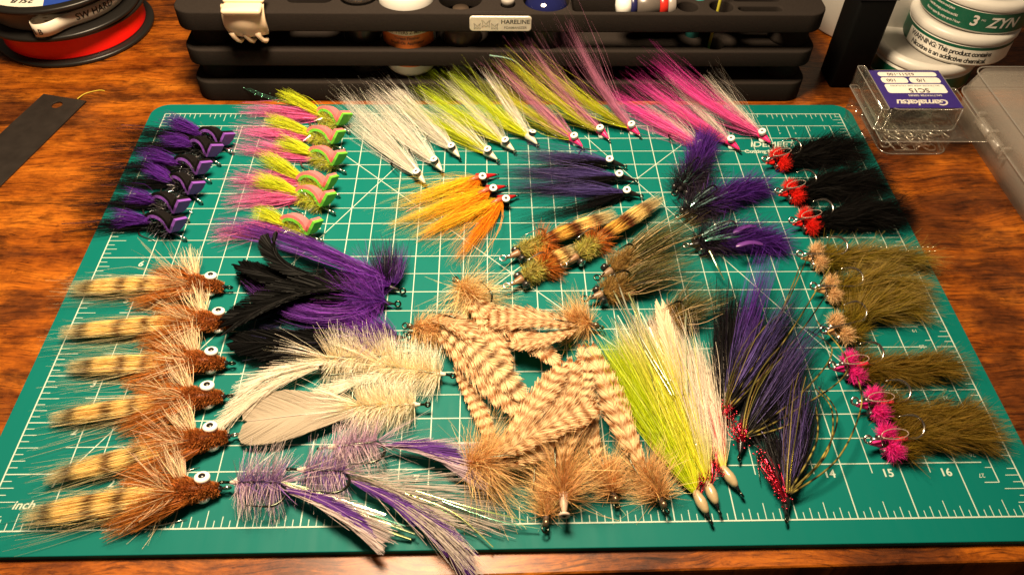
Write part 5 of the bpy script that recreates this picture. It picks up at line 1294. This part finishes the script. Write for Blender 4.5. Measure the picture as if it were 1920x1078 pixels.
# ---- yellow and white long streamers with bead heads
G = 'yellow and cream long hair streamers'
YG = (0.60, 0.60, 0.020); YG2 = (0.46, 0.57, 0.010); CRW = (0.72, 0.62, 0.49)
for i, (hd, bt, tips, lab) in enumerate((
        ((1326, 975), (1307, 940), [((1140, 640), YG2, 820, 13, 3), ((1165, 610), [(0, YG), (0.7, (0.58, 0.58, 0.06)), (1, CRW)], 560, 11, 6)], 'yellow green long hair streamer with cream bead head, next to the tan barred flies'),
        ((1343, 958), (1328, 925), [((1205, 590), [(0, YG), (0.6, (0.62, 0.58, 0.06)), (0.88, CRW), (1, CRW)], 760, 12, 8), ((1245, 600), [(0, YG), (0.3, CRW), (1, CRW)], 520, 10, 9)], 'yellow to cream long hair streamer with cream bead head, middle of its three'),
        ((1382, 925), (1352, 885), [((1290, 640), [(0, (0.7, 0.6, 0.05)), (0.12, CRW), (1, CRW)], 520, 11, 4), ((1300, 700), [(0, (0.55, 0.04, 0.06)), (1, (0.5, 0.3, 0.25))], 60, 4, 4)], 'cream and red long hair streamer with cream bead head, next to the black streamers'))):
    f = Fly('long_hair_streamer', lab, 'fishing fly', G, hd, bt); rng = f.rng
    a = Acc(); lathe(a, [(0.9, 1.5), (1.6, 3.0), (2.2, 5.2), (2.3, 7.0), (1.9, 9.8), (1.4, 11.8)], f.at(0, 0, 3.4), f.vec(1, 0, 0.02), 20); f.add('bead_head', a, simple('cream_bead', (0.40, 0.31, 0.17), 0.3, coat=0.4, bump=0.2, bscale=900))
    f.cone_head(-0.5, 3.5, 0.8, 1.6, 3.3, BLK); f.hook(-1, 3, 26, 10, 0.55, 100, DARK_STEEL, eye=1.1)
    for j, (tip, col, N, r1, zz) in enumerate(tips):
        a = Acc(); r_ = f.at(11.5, 0, 3.8); tpp = P(*tip, MT + zz); mm = r_ * 0.45 + tpp * 0.55 + np.array([(-3, 3)[j], 0, 5])
        bunch(a, rng, N, [r_, mm, tpp], 1.6, r1, col, rad=0.14, lmin=0.45, lpow=0.9, flat=0.5, pw=0.65, wig=1.5, var=0.1, K=10, clump=44, conv=0.25, tip=0.25)
        bunch(a, rng, N // 8, [r_, mm, tpp + (tpp - mm) * 0.12], 1.6, r1 * 1.6, col, rad=0.11, lmin=0.75, flat=0.6, wig=3.0, var=0.15, K=10)
        f.add('wing_hair', a, HAIR, stuff=True)
    if i == 1:
        a = Acc(); feather(a, rng, [P(1290, 780, MT + 9), P(1258, 660, MT + 12), P(1240, 578, MT + 13)], 3.6, flat_col((0.74, 0.58, 0.40)), N=120, ang=16, rad=0.25, prof=(0.5, 0.9, 1, 1, 0.8, 0.4), stem=(0.7, 0.55, 0.4), fuzzv=0.02, var=0.04); f.add('cream_feather', a, FEATHER)
    if i < 2:
        f.flash(16, [f.at(12, 0, 4), P(1240, 740, MT + 10), P((1150, 1180)[i], 560, MT + 9)], 1, 8, (0.72, 0.85, 0.45), 0.22, 0.6, wig=2.5)
    a = Acc(); bunch(a, rng, 10, [f.at(9, 1, 4.5), P(1338, 860 + 20 * i, MT + 6), P(1325 + 6 * i, 800, MT + 6)], 1.5, 3, (0.45, 0.02, 0.04), rad=0.12, lmin=0.5, wig=1.0)
    for k in range(50): lathe(a, [(0.01, -0.35), (0.36, 0), (0.01, 0.35)], bez([f.at(9, 1, 4.5), P(1338, 860 + 20 * i, MT + 6), P(1325 + 6 * i, 800, MT + 6)], rng.random()) + rng.normal(0, 1.0, 3) * [1, 1, 0.3], rng.normal(0, 1, 3), 5, (0.7, 0.04, 0.08))
    f.add('red_tinsel', a, FLASH, stuff=True)

# ---- black and purple long streamers with herl strands
G = 'black and purple long hair streamers'
PU = ds((0.11, 0.085, 0.25), (0.05, 0.025, 0.12))
for i, (hd, bt, tips, herls, lab) in enumerate((
        ((1350, 812), (1352, 780), [((1372, 520), BLK, 560, 10, 5), ((1445, 465), [(0, (0.11, 0.085, 0.26)), (0.5, (0.06, 0.025, 0.16)), (0.8, (0.10, 0.018, 0.30)), (1, (0.12, 0.02, 0.36))], 230, 5, 11), ((1510, 530), ds((0.12, 0.085, 0.30), (0.03, 0.02, 0.07)), 200, 5, 10), ((1490, 560), BLK, 520, 11, 6)],
            [[(1365, 760), (1450, 620), (1520, 470)], [(1368, 760), (1470, 640), (1580, 462)], [(1370, 765), (1480, 650), (1558, 540)], [(1366, 760), (1440, 640), (1500, 500)]], 'black and purple long streamer with bright purple feather tip, largest of its three'),
        ((1384, 858), (1387, 830), [((1545, 590), PU, 210, 5, 10), ((1500, 640), BLK, 560, 12, 5)],
            [[(1400, 815), (1500, 740), (1560, 660), (1515, 618)], [(1400, 818), (1490, 770), (1590, 690), (1530, 600)], [(1402, 820), (1470, 800), (1510, 775)]], 'black and purple long streamer, middle of its three'),
        ((1470, 972), (1467, 935), [((1430, 765), BLK, 330, 9, 4), ((1515, 690), BLK, 400, 9, 5), ((1502, 700), PU, 200, 4.5, 9)],
            [[(1478, 925), (1540, 860), (1570, 780), (1535, 725)], [(1480, 928), (1570, 860), (1615, 760), (1602, 690)], [(1478, 925), (1530, 830), (1530, 760)], [(1480, 926), (1550, 850), (1560, 770), (1528, 728)]], 'black and purple long streamer with herl strands curling over the printed 14'))):
    f = Fly('herl_streamer', lab, 'fishing fly', G, hd, bt); rng = f.rng
    f.cone_head(-0.3, 7.0, 1.3, 2.4, 3.6, (0.004, 0.004, 0.004), mat=BLACK_PAINT); f.hook(-1, 3, 26, 10, 0.55, 95, DARK_STEEL, eye=1.2)
    for j, (tip, col, N, r1, zz) in enumerate(tips):
        a = Acc(); r_ = f.at(8, 0, 4); tpp = P(*tip, MT + zz); mm = r_ * 0.5 + tpp * 0.5 + np.array([0, 0, 4])
        bunch(a, rng, N, [r_, mm, tpp], 1.8, r1 * 1.3, col, rad=0.13, lmin=0.42, lpow=1.0, flat=0.5, pw=0.7, wig=1.9, var=0.3, K=9, clump=30, tip=0.2)
        f.add('wing_hair', a, HAIR, stuff=True)
    a = Acc()
    for hl_ in herls:
        pp = [P(x, y, MT + 6 + 4 * math.sin(math.pi * k / (len(hl_) - 1))) for k, (x, y) in enumerate(hl_)]
        q = smooth_path(pp, 16); fl = np.clip(rng.normal(0.15, 0.4, len(q)), 0, 1)[:, None]
        tube(a, q, np.linspace(0.45, 0.30, len(q)), 6, np.array([0.012, 0.010, 0.005]) * (1 - fl) + np.array([0.40, 0.32, 0.07]) * fl)
        f.add('herl_strand', a, HAIR); a = Acc()
    a = Acc(); rc = [f.at(5, 0, 5), P(*[(1362, 775), (1386, 808), (1446, 892)][i], MT + 8), P(*[(1372, 745), (1374, 778), (1420, 845)][i], MT + 7)]
    bunch(a, rng, 24, rc, 1.0, 4, (0.5, 0.02, 0.05), rad=0.2, lmin=0.5, wig=1.0)
    for k in range([20, 60, 90][i]): lathe(a, [(0.01, -0.5), (0.5, 0), (0.01, 0.5)], bez(rc, rng.random()) + rng.normal(0, 1.7, 3) * [1, 1, 0.3], rng.normal(0, 1, 3), 5, (0.75, 0.05, 0.09))
    f.add('red_tinsel', a, FLASH, stuff=True)
    f.flash(14, [f.at(8, 0, 4), f.at(40, 0, 8), P(*tips[0][0], MT + 6)], 1, 9, (0.04, 0.03, 0.06), 0.2, 0.6)
    f.flash(9, [f.at(8, 0, 7), f.at(40, 0, 13), P(*tips[-1][0], MT + 11)], 1, 6, (0.42, 0.34, 0.10), 0.16, 0.6, name='gold_flash')

# ---- rabbit fur flies with a collar (red, tan, pink)
def zonker(label, group, head, tail, collar, furc, tipc, name='fur_strip_fly', fw=6.0, bend=0.0, loopmat=None, eyemat=None, N=1500, flen=9, wrap=None, collar_shift=0.0, tw=(0.35, 0.75, 1.1, 1.1, 0.65), flash=None, hookspan=19, guard=True):
    f = Fly(name, label, 'fishing fly', group, head, tail); rng = f.rng; L = f.L
    f.hook(0, 8.2, hookspan, 10, 0.62, 66, STEEL, eye=1.6, pt=0.3)
    # looped weed guard
    a = Acc(); th = np.linspace(-0.15, 6.2, 22)
    if guard: tube(a, [f.at(10 + 5.5 * (1 - math.cos(q)) - 5.5, 1.0 + 2.5 * math.sin(q), 8.8 + 2.4 * math.sin(q * 0.5)) for q in th], 0.24, 6); f.add('weed_guard', a, clear_guard, label='clear monofilament loop')
    f.dumbbell(6.5, 3.3, 0, sep=3.6, r=2.0, white=eyemat or LEAD, rim=eyemat or LEAD)
    f.cone_head(0, 5, 1.2, 1.8, 4.6, collar if isinstance(collar, tuple) else collar[0][1])
    a = Acc()
    cc = tuple(np.array(collar if isinstance(collar, tuple) else collar[0][1]) * 0.8)
    for sg in (-1, 1):
        fuzz(a, rng, 520, [f.at(7.0, 2.2 * sg, 6.0), f.at(9.0, 4.4 * sg, 6.2), f.at(10.5, 6.4 * sg + 0.6, 4.8)], 2.2, 2.7, collar, comb=0.4, comb_dir=f.vec(1, 0.3 * sg, 0), rad=0.11, core=cc, var=0.15, wig=0.4, taper=(0.7, 1.1, 1.2, 0.9))
    f.add('wool_collar', a, FUR, stuff=True)
    if wrap:
        a = Acc(); tube(a, [f.at(10, 0, 7.6), f.at(15, 0, 7.8), f.at(19, 0, 7.0)], [1.1, 1.2, 0.8], 8, wrap); f.add('thread_wrap', a, PAINT)
    a = Acc()
    # body fur behind the collar and the long fur strip
    fuzz(a, rng, 500, [f.at(12, -7, 4.0), f.at(15, 0, 5.5), f.at(14, 8, 4.0)], 3.2, 7, ds(tuple(np.array(furc) * 0.7), furc), comb=0.5, comb_dir=f.vec(1, 0, 0), rad=0.13, core=tuple(np.array(furc) * 0.5), var=0.25, wig=0.4)
    fuzz(a, rng, N, [f.at(14, 0, 5), f.at(L * 0.5, bend * 1.3, 7.5), f.at(L * 0.9, bend * 0.4, 4.6)], fw * 0.52, flen * 0.95, [(0, tuple(np.array(furc) * 0.55)), (0.55, furc), (1, tipc)], comb=0.82, rad=0.105, swirl=0.48, flat=0.62, core=tuple(np.array(furc) * 0.45), var=0.2, wig=0.16, taper=tw, lvar=0.4, K=5)
    f.add('fur_strip', a, FUR, stuff=True)
    a = Acc(); bunch(a, rng, 22, [f.at(20, 2, 5), f.at(L * 0.7, 3, 5), f.at(L * 1.12, 4, 2)], 2, 5, BLK, rad=0.14, lmin=0.7, wig=2.2, K=7); f.add('loose_hairs', a, HAIR, stuff=True)
    if flash:
        a = Acc()
        for k in range(2):
            q = np.array([f.at(x, 3.5 + 3 * k + (x - 30) * 0.06, 8 - 0.03 * x) for x in np.linspace(30, L * 1.05, 16)])
            tube(a, q, 0.16, 4, (0.3, 0.25, 0.15))
            for p_ in q: lathe(a, [(0.01, -0.5), (0.5, 0), (0.01, 0.5)], p_, (1, 0.2, 0.1), 5, (0.9, 0.85, 0.7))
        f.add('beaded_tinsel', a, FLASH, stuff=True)
    return f
clear_guard = simple('clear_mono', (0.55, 0.42, 0.36), 0.2, trans=0.6, var=0.02)
G = 'black fur flies with red collars'
for hd, tl, lab in (((1432, 318), (1612, 285), 'black fur fly with red collar, next to the mat lettering'), ((1456, 378), (1655, 345), 'black fur fly with red collar, middle of its three'), ((1482, 433), (1700, 405), 'black fur fly with red collar, next to the tan collared fur flies')):
    zonker(lab, G, hd, tl, ds((0.75, 0.012, 0.008), (0.80, 0.03, 0.02)), (0.005, 0.0045, 0.004), (0.007, 0.006, 0.006), fw=18, N=2000, flen=13, wrap=(0.6, 0.01, 0.01), collar_shift=-2)
OLV = (0.19, 0.130, 0.012); OLT = (0.30, 0.21, 0.07)
G = 'olive fur flies with tan collars'
for i, (hd, tl, lab) in enumerate((((1497, 496), (1740, 500), 'olive fur fly with tan collar and beaded tinsel, next to the black fur flies'), ((1522, 556), (1735, 560), 'olive fur fly with tan collar, middle of its three'), ((1540, 637), (1730, 590), 'olive fur fly with tan collar, next to the pink collared flies'))):
    zonker(lab, G, hd, tl, ds((0.60, 0.34, 0.14), (0.80, 0.54, 0.28)), OLV, OLT, fw=[8, 11, 12][i], bend=[1, 7, 9][i], N=1500, flen=12, flash=(i == 0), eyemat=NICKEL, guard=False)
G = 'olive fur flies with hot pink collars'
for i, (hd, tl, lab) in enumerate((((1556, 704), (1795, 690), 'olive fur fly with hot pink collar, next to the tan collared flies'), ((1598, 771), (1838, 775), 'olive fur fly with hot pink collar and tail bent round, middle of its three'), ((1622, 842), (1870, 835), 'olive fur fly with hot pink collar over the printed 15'))):
    zonker(lab, G, hd, tl, ds((0.75, 0.015, 0.22), (0.85, 0.04, 0.32)), (0.155, 0.092, 0.009), (0.23, 0.145, 0.03), fw=9.5, bend=[-3, -9, 5][i], N=1900, flen=10, wrap=(0.65, 0.02, 0.06), eyemat=LEAD)

# ---- dark purple shaggy fur flies
G = 'shaggy purple and black fur flies'
for i, (hd, tl, ctip, lab) in enumerate((((1264, 376), (1330, 310), (1322, 265), 'shaggy purple and black fly with tuft touching the hot pink fly'), ((1272, 420), (1420, 345), (1425, 352), 'shaggy purple and black fly, middle of its three'), ((1288, 474), (1440, 440), (1455, 455), 'shaggy purple and black fly with purple rubber strips'))):
    f = Fly('shaggy_fur_fly', lab, 'fishing fly', G, hd, tl); rng = f.rng
    f.hook(0, 6, 22, 10, 0.55, 10, DARK_STEEL if i < 2 else STEEL, eye=1.6); f.dumbbell(6, 4, 0, sep=4.5, r=2.2, white=NICKEL if i == 2 else LEAD, rim=BLACK_PAINT)
    f.cone_head(0, 6, 1.2, 2.2, 5, BLK)
    a = Acc(); fuzz(a, rng, 900, [f.at(5, 0, 4.5), f.at(14, 0, 6), f.at(26, 0, 6)], 5, 9, ds(BLK, (0.03, 0.02, 0.04)), comb=0.35, rad=0.13, core=(0.008, 0.007, 0.009), wig=0.6, var=0.4); f.add('shaggy_body', a, HAIR, stuff=True)
    tpp = P(*ctip, MT + 5); mid = f.at(24, 0, 8)
    a = Acc(); fuzz(a, rng, 1100, [f.at(14, 0, 6), mid * 0.4 + tpp * 0.6 + [0, 0, 4], tpp], 5.5, 10, ds((0.035, 0.008, 0.11), (0.085, 0.022, 0.24)), comb=0.7, rad=0.13, flat=0.7, core=(0.03, 0.008, 0.09), wig=0.3, var=0.3, taper=(0.8, 1, 1, 0.8, 0.3)); f.add('purple_fur', a, FUR, stuff=True)
    a = Acc(); bunch(a, rng, 40, [f.at(10, 0, 6), f.at(30, -3, 10), f.at(48, -8, 4)], 2, 14, BLK, rad=0.12, lmin=0.6, wig=3); f.add('loose_hairs', a, HAIR, stuff=True)
    f.flash(26, [f.at(8, 0, 8), f.at(18, 0, 11), f.at(32, 0, 9)], 3, 7, (0.35, 0.75, 0.65), 0.3, 0.3, name='flash')
    if i == 2:
        for (x0, y0, x1, y1) in ((1375, 437, 1418, 424), (1380, 462, 1430, 458)):
            p0, p1 = P(x0, y0, MT + 13), P(x1, y1, MT + 12); a = Acc(); q = smooth_path([p0, (p0 + p1) / 2 + [0, 0.5, 1.5], p1], 6); solid(a, q, np.interp(np.linspace(0, 1, len(q)), [0, .15, .85, 1], [0.5, 1.5, 1.5, 0.8]), 0.35, (0.10, 0.028, 0.19), 8); f.add('rubber_strip', a, PAINT)

# ---- banded crab flies (lime and rust)
G = 'lime and rust crab flies with banded tails'
for i, (hd, tl, lab) in enumerate((((948, 497), (1155, 415), 'lime and rust crab fly with banded tail, next to the black fanned bucktail fly'), ((1060, 508), (1240, 385), 'lime and rust crab fly with longest banded tail, next to the olive bushy flies'), ((955, 548), (1080, 482), 'lime and rust crab fly with fiery orange hackle, over the fan hackled tan fly'))):
    f = Fly('crab_fly', lab, 'fishing fly', G, hd, tl); rng = f.rng; L = f.L
    f.hook(0, 6, 20, 9, 0.55, 15 if i != 1 else 30, STEEL if i != 1 else NICKEL, eye=1.7); f.dumbbell(8, 4, 0, sep=4.2, r=2.3, white=LEAD if i != 1 else NICKEL, rim=LEAD)
    f.cone_head(0, 8, 1.4, 2.3, 5.2, (0.22, 0.12, 0.06))
    a = Acc(); fuzz(a, rng, 800, [f.at(9, 0, 5), f.at(15, 0, 6.5), f.at(22, 0, 6)], 4.0, 3, ds((0.36, 0.30, 0.05), (0.52, 0.46, 0.12)), comb=0.25, rad=0.13, core=(0.22, 0.18, 0.05), var=0.4, wig=0.5); f.add('dubbed_body', a, FUR, stuff=True)
    st = [(0, YT), (.12, YT), (.16, BAR), (.26, BAR), (.30, (0.72, 0.42, 0.08)), (.42, (0.72, 0.42, 0.08)), (.46, BAR), (.55, BAR), (.58, YT), (.72, YT), (.74, BAR), (.79, BAR), (.81, (0.62, 0.48, 0.22)), (1, (0.55, 0.48, 0.28))]
    a = Acc(); bunch(a, rng, 560, [f.at(20, 0, 6), f.at(L * 0.55, 0, 9), f.at(L, 0, 6)], 2.4, 3.9, st, rad=0.15, lmin=0.6, flat=0.6, conv=0.4, pw=0.4, wig=0.9, var=0.14, K=14, ujit=0.015); f.add('banded_tail', a, HAIR, stuff=True)
    a = Acc(); radial(a, rng, 420 if i == 2 else 220, f.at(19, 0, 6), f.at(24, 0, 6.5), 12, ds((0.34, 0.07, 0.012), (0.55, 0.16, 0.02)), rad=0.13, sweep=0.45, var=0.3, wig=0.8); f.add('rust_hackle', a, HAIR, stuff=True)

# ---- olive bushy flies
G = 'olive bushy shrimp flies'
for i, (hd, tl, lab) in enumerate((((1122, 533), (1300, 430), 'olive bushy shrimp fly with black eyes, next to the crab flies'), ((1100, 573), (1300, 510), 'olive bushy shrimp fly with tan head fur, over the tan barred fly\'s hackle'), ((1205, 640), (1345, 570), 'olive bushy shrimp fly half hidden under the cream streamer tips'))):
    f = Fly('shrimp_fly', lab, 'fishing fly', G, hd, tl); rng = f.rng; L = f.L
    f.hook(0, 6, 20, 9, 0.55, 20, DARK_STEEL, eye=1.6); f.dumbbell(7, 5, 0, sep=4.4, r=2.2, white=LEAD, rim=BLACK_PAINT)
    f.cone_head(0, 8, 1.3, 2.3, 5.2, (0.20, 0.13, 0.08))
    a = Acc(); fuzz(a, rng, 700, [f.at(9, 0, 5), f.at(15, 0, 6.5), f.at(22, 0, 6)], 4.8, 4.5, ds((0.20, 0.115, 0.03), (0.36, 0.22, 0.07)), comb=0.3, rad=0.13, core=(0.2, 0.11, 0.03), var=0.25, wig=0.4); f.add('dubbed_body', a, FUR, stuff=True)
    a = Acc(); bunch(a, rng, 470, [f.at(18, 0, 6), f.at(L * 0.55, 0, 12), f.at(L * 1.08, 0, 8)], 3, 12, ds((0.05, 0.046, 0.011), (0.13, 0.11, 0.035)), rad=0.13, lmin=0.35, lpow=1.3, flat=0.7, pw=0.7, wig=3.0, var=0.45, K=8, clump=26, tip=0.2); f.add('bushy_tail', a, HAIR, stuff=True)
    a = Acc(); bunch(a, rng, 40, [f.at(14, 0, 6), f.at(L * 0.5, 0, 12), f.at(L * 0.95, 0, 9)], 3, 13, (0.55, 0.40, 0.2), rad=0.13, lmin=0.5, wig=2.2, K=7); f.add('pale_strands', a, HAIR, stuff=True)

# ---- single bright tinsel strips that stand out, each a part of the fly it is tied into
def tinsel(label, pts, zs, w, col, n=8):
    root = [o for o in COL.objects if o.get('label') == label][0]
    pp = smooth_path([(P(x, y, MT + z) if z < 60 else PV(x, y, z)) for (x, y), z in zip(pts, zs)], n)
    T = np.gradient(pp, axis=0); T /= np.linalg.norm(T, axis=1)[:, None]
    S = np.cross(T, [0, 0, 1.0]); S /= np.linalg.norm(S, axis=1)[:, None]; U = np.cross(S, T); tw = np.linspace(-0.5, 0.6, len(pp))[:, None]
    D = S * np.cos(tw) + U * np.sin(tw)
    a = Acc(); k = len(pp); nn = np.cross(T, D) * 0.03
    V = np.concatenate([pp + D * w + nn, pp - D * w + nn, pp - D * w - nn, pp + D * w - nn]); fc = []
    for i in range(k - 1):
        for j in range(4): fc.append((j * k + i, ((j + 1) % 4) * k + i, ((j + 1) % 4) * k + i + 1, j * k + i + 1))
    a.add(V, fc, col); part('tinsel_strip', a, root, FLASH)
lab = 'chartreuse and pale pink bucktail fly beside the chartreuse and white flies'
tinsel(lab, [(1010, 190), (972, 120), (918, 104)], [10, 287, 286], 0.5, (0.55, 0.95, 0.85))
lab = 'chartreuse and white bucktail fly beside the pink headed chartreuse flies'
tinsel(lab, [(960, 215), (925, 165), (908, 148)], [8, 288, 289], 0.4, (0.4, 0.75, 0.65))
lab = 'lavender hackle fly whose eye touches the corner deer hair fly'
tinsel(lab, [(620, 948), (700, 985), (771, 1010)], [7, 5, 2], 0.55, (0.85, 0.95, 0.45)); tinsel(lab, [(630, 945), (710, 975), (778, 1000)], [8, 6, 3], 0.5, (0.75, 0.95, 0.55)); tinsel(lab, [(640, 945), (700, 965), (760, 985)], [8, 6, 3], 0.4, (0.35, 0.9, 0.7))
lab = 'lavender hackle fly with long purple feather trailing over the mat edge'
tinsel(lab, [(760, 925), (850, 960), (925, 1025)], [8, 6, 2], 0.3, (0.75, 0.85, 0.35)); tinsel(lab, [(780, 920), (880, 950), (985, 975)], [8, 8, 5], 0.3, (0.6, 0.9, 0.35)); tinsel(lab, [(830, 940), (930, 975), (1010, 990)], [6, 5, 3], 0.3, (0.4, 0.85, 0.6))
lab = 'yellow to cream long hair streamer with cream bead head, middle of its three'
for i, (a_, b_, c_) in enumerate((((1260, 740), (1200, 640), (1150, 545)), ((1265, 740), (1215, 630), (1178, 550)), ((1255, 720), (1190, 610), (1155, 520)), ((1280, 740), (1270, 650), (1250, 560)), ((1290, 740), (1285, 620), (1290, 545)))):
    tinsel(lab, [a_, b_, c_], [14, 13, 9], 0.4, [(0.85, 0.95, 0.6), (0.75, 0.85, 0.4), (0.9, 0.95, 0.75), (0.9, 0.75, 0.6), (0.8, 0.9, 0.6)][i])
tinsel('shaggy purple and black fly with purple rubber strips', [(1330, 470), (1345, 500), (1358, 525)], [10, 8, 4], 0.5, (0.7, 0.85, 0.4))
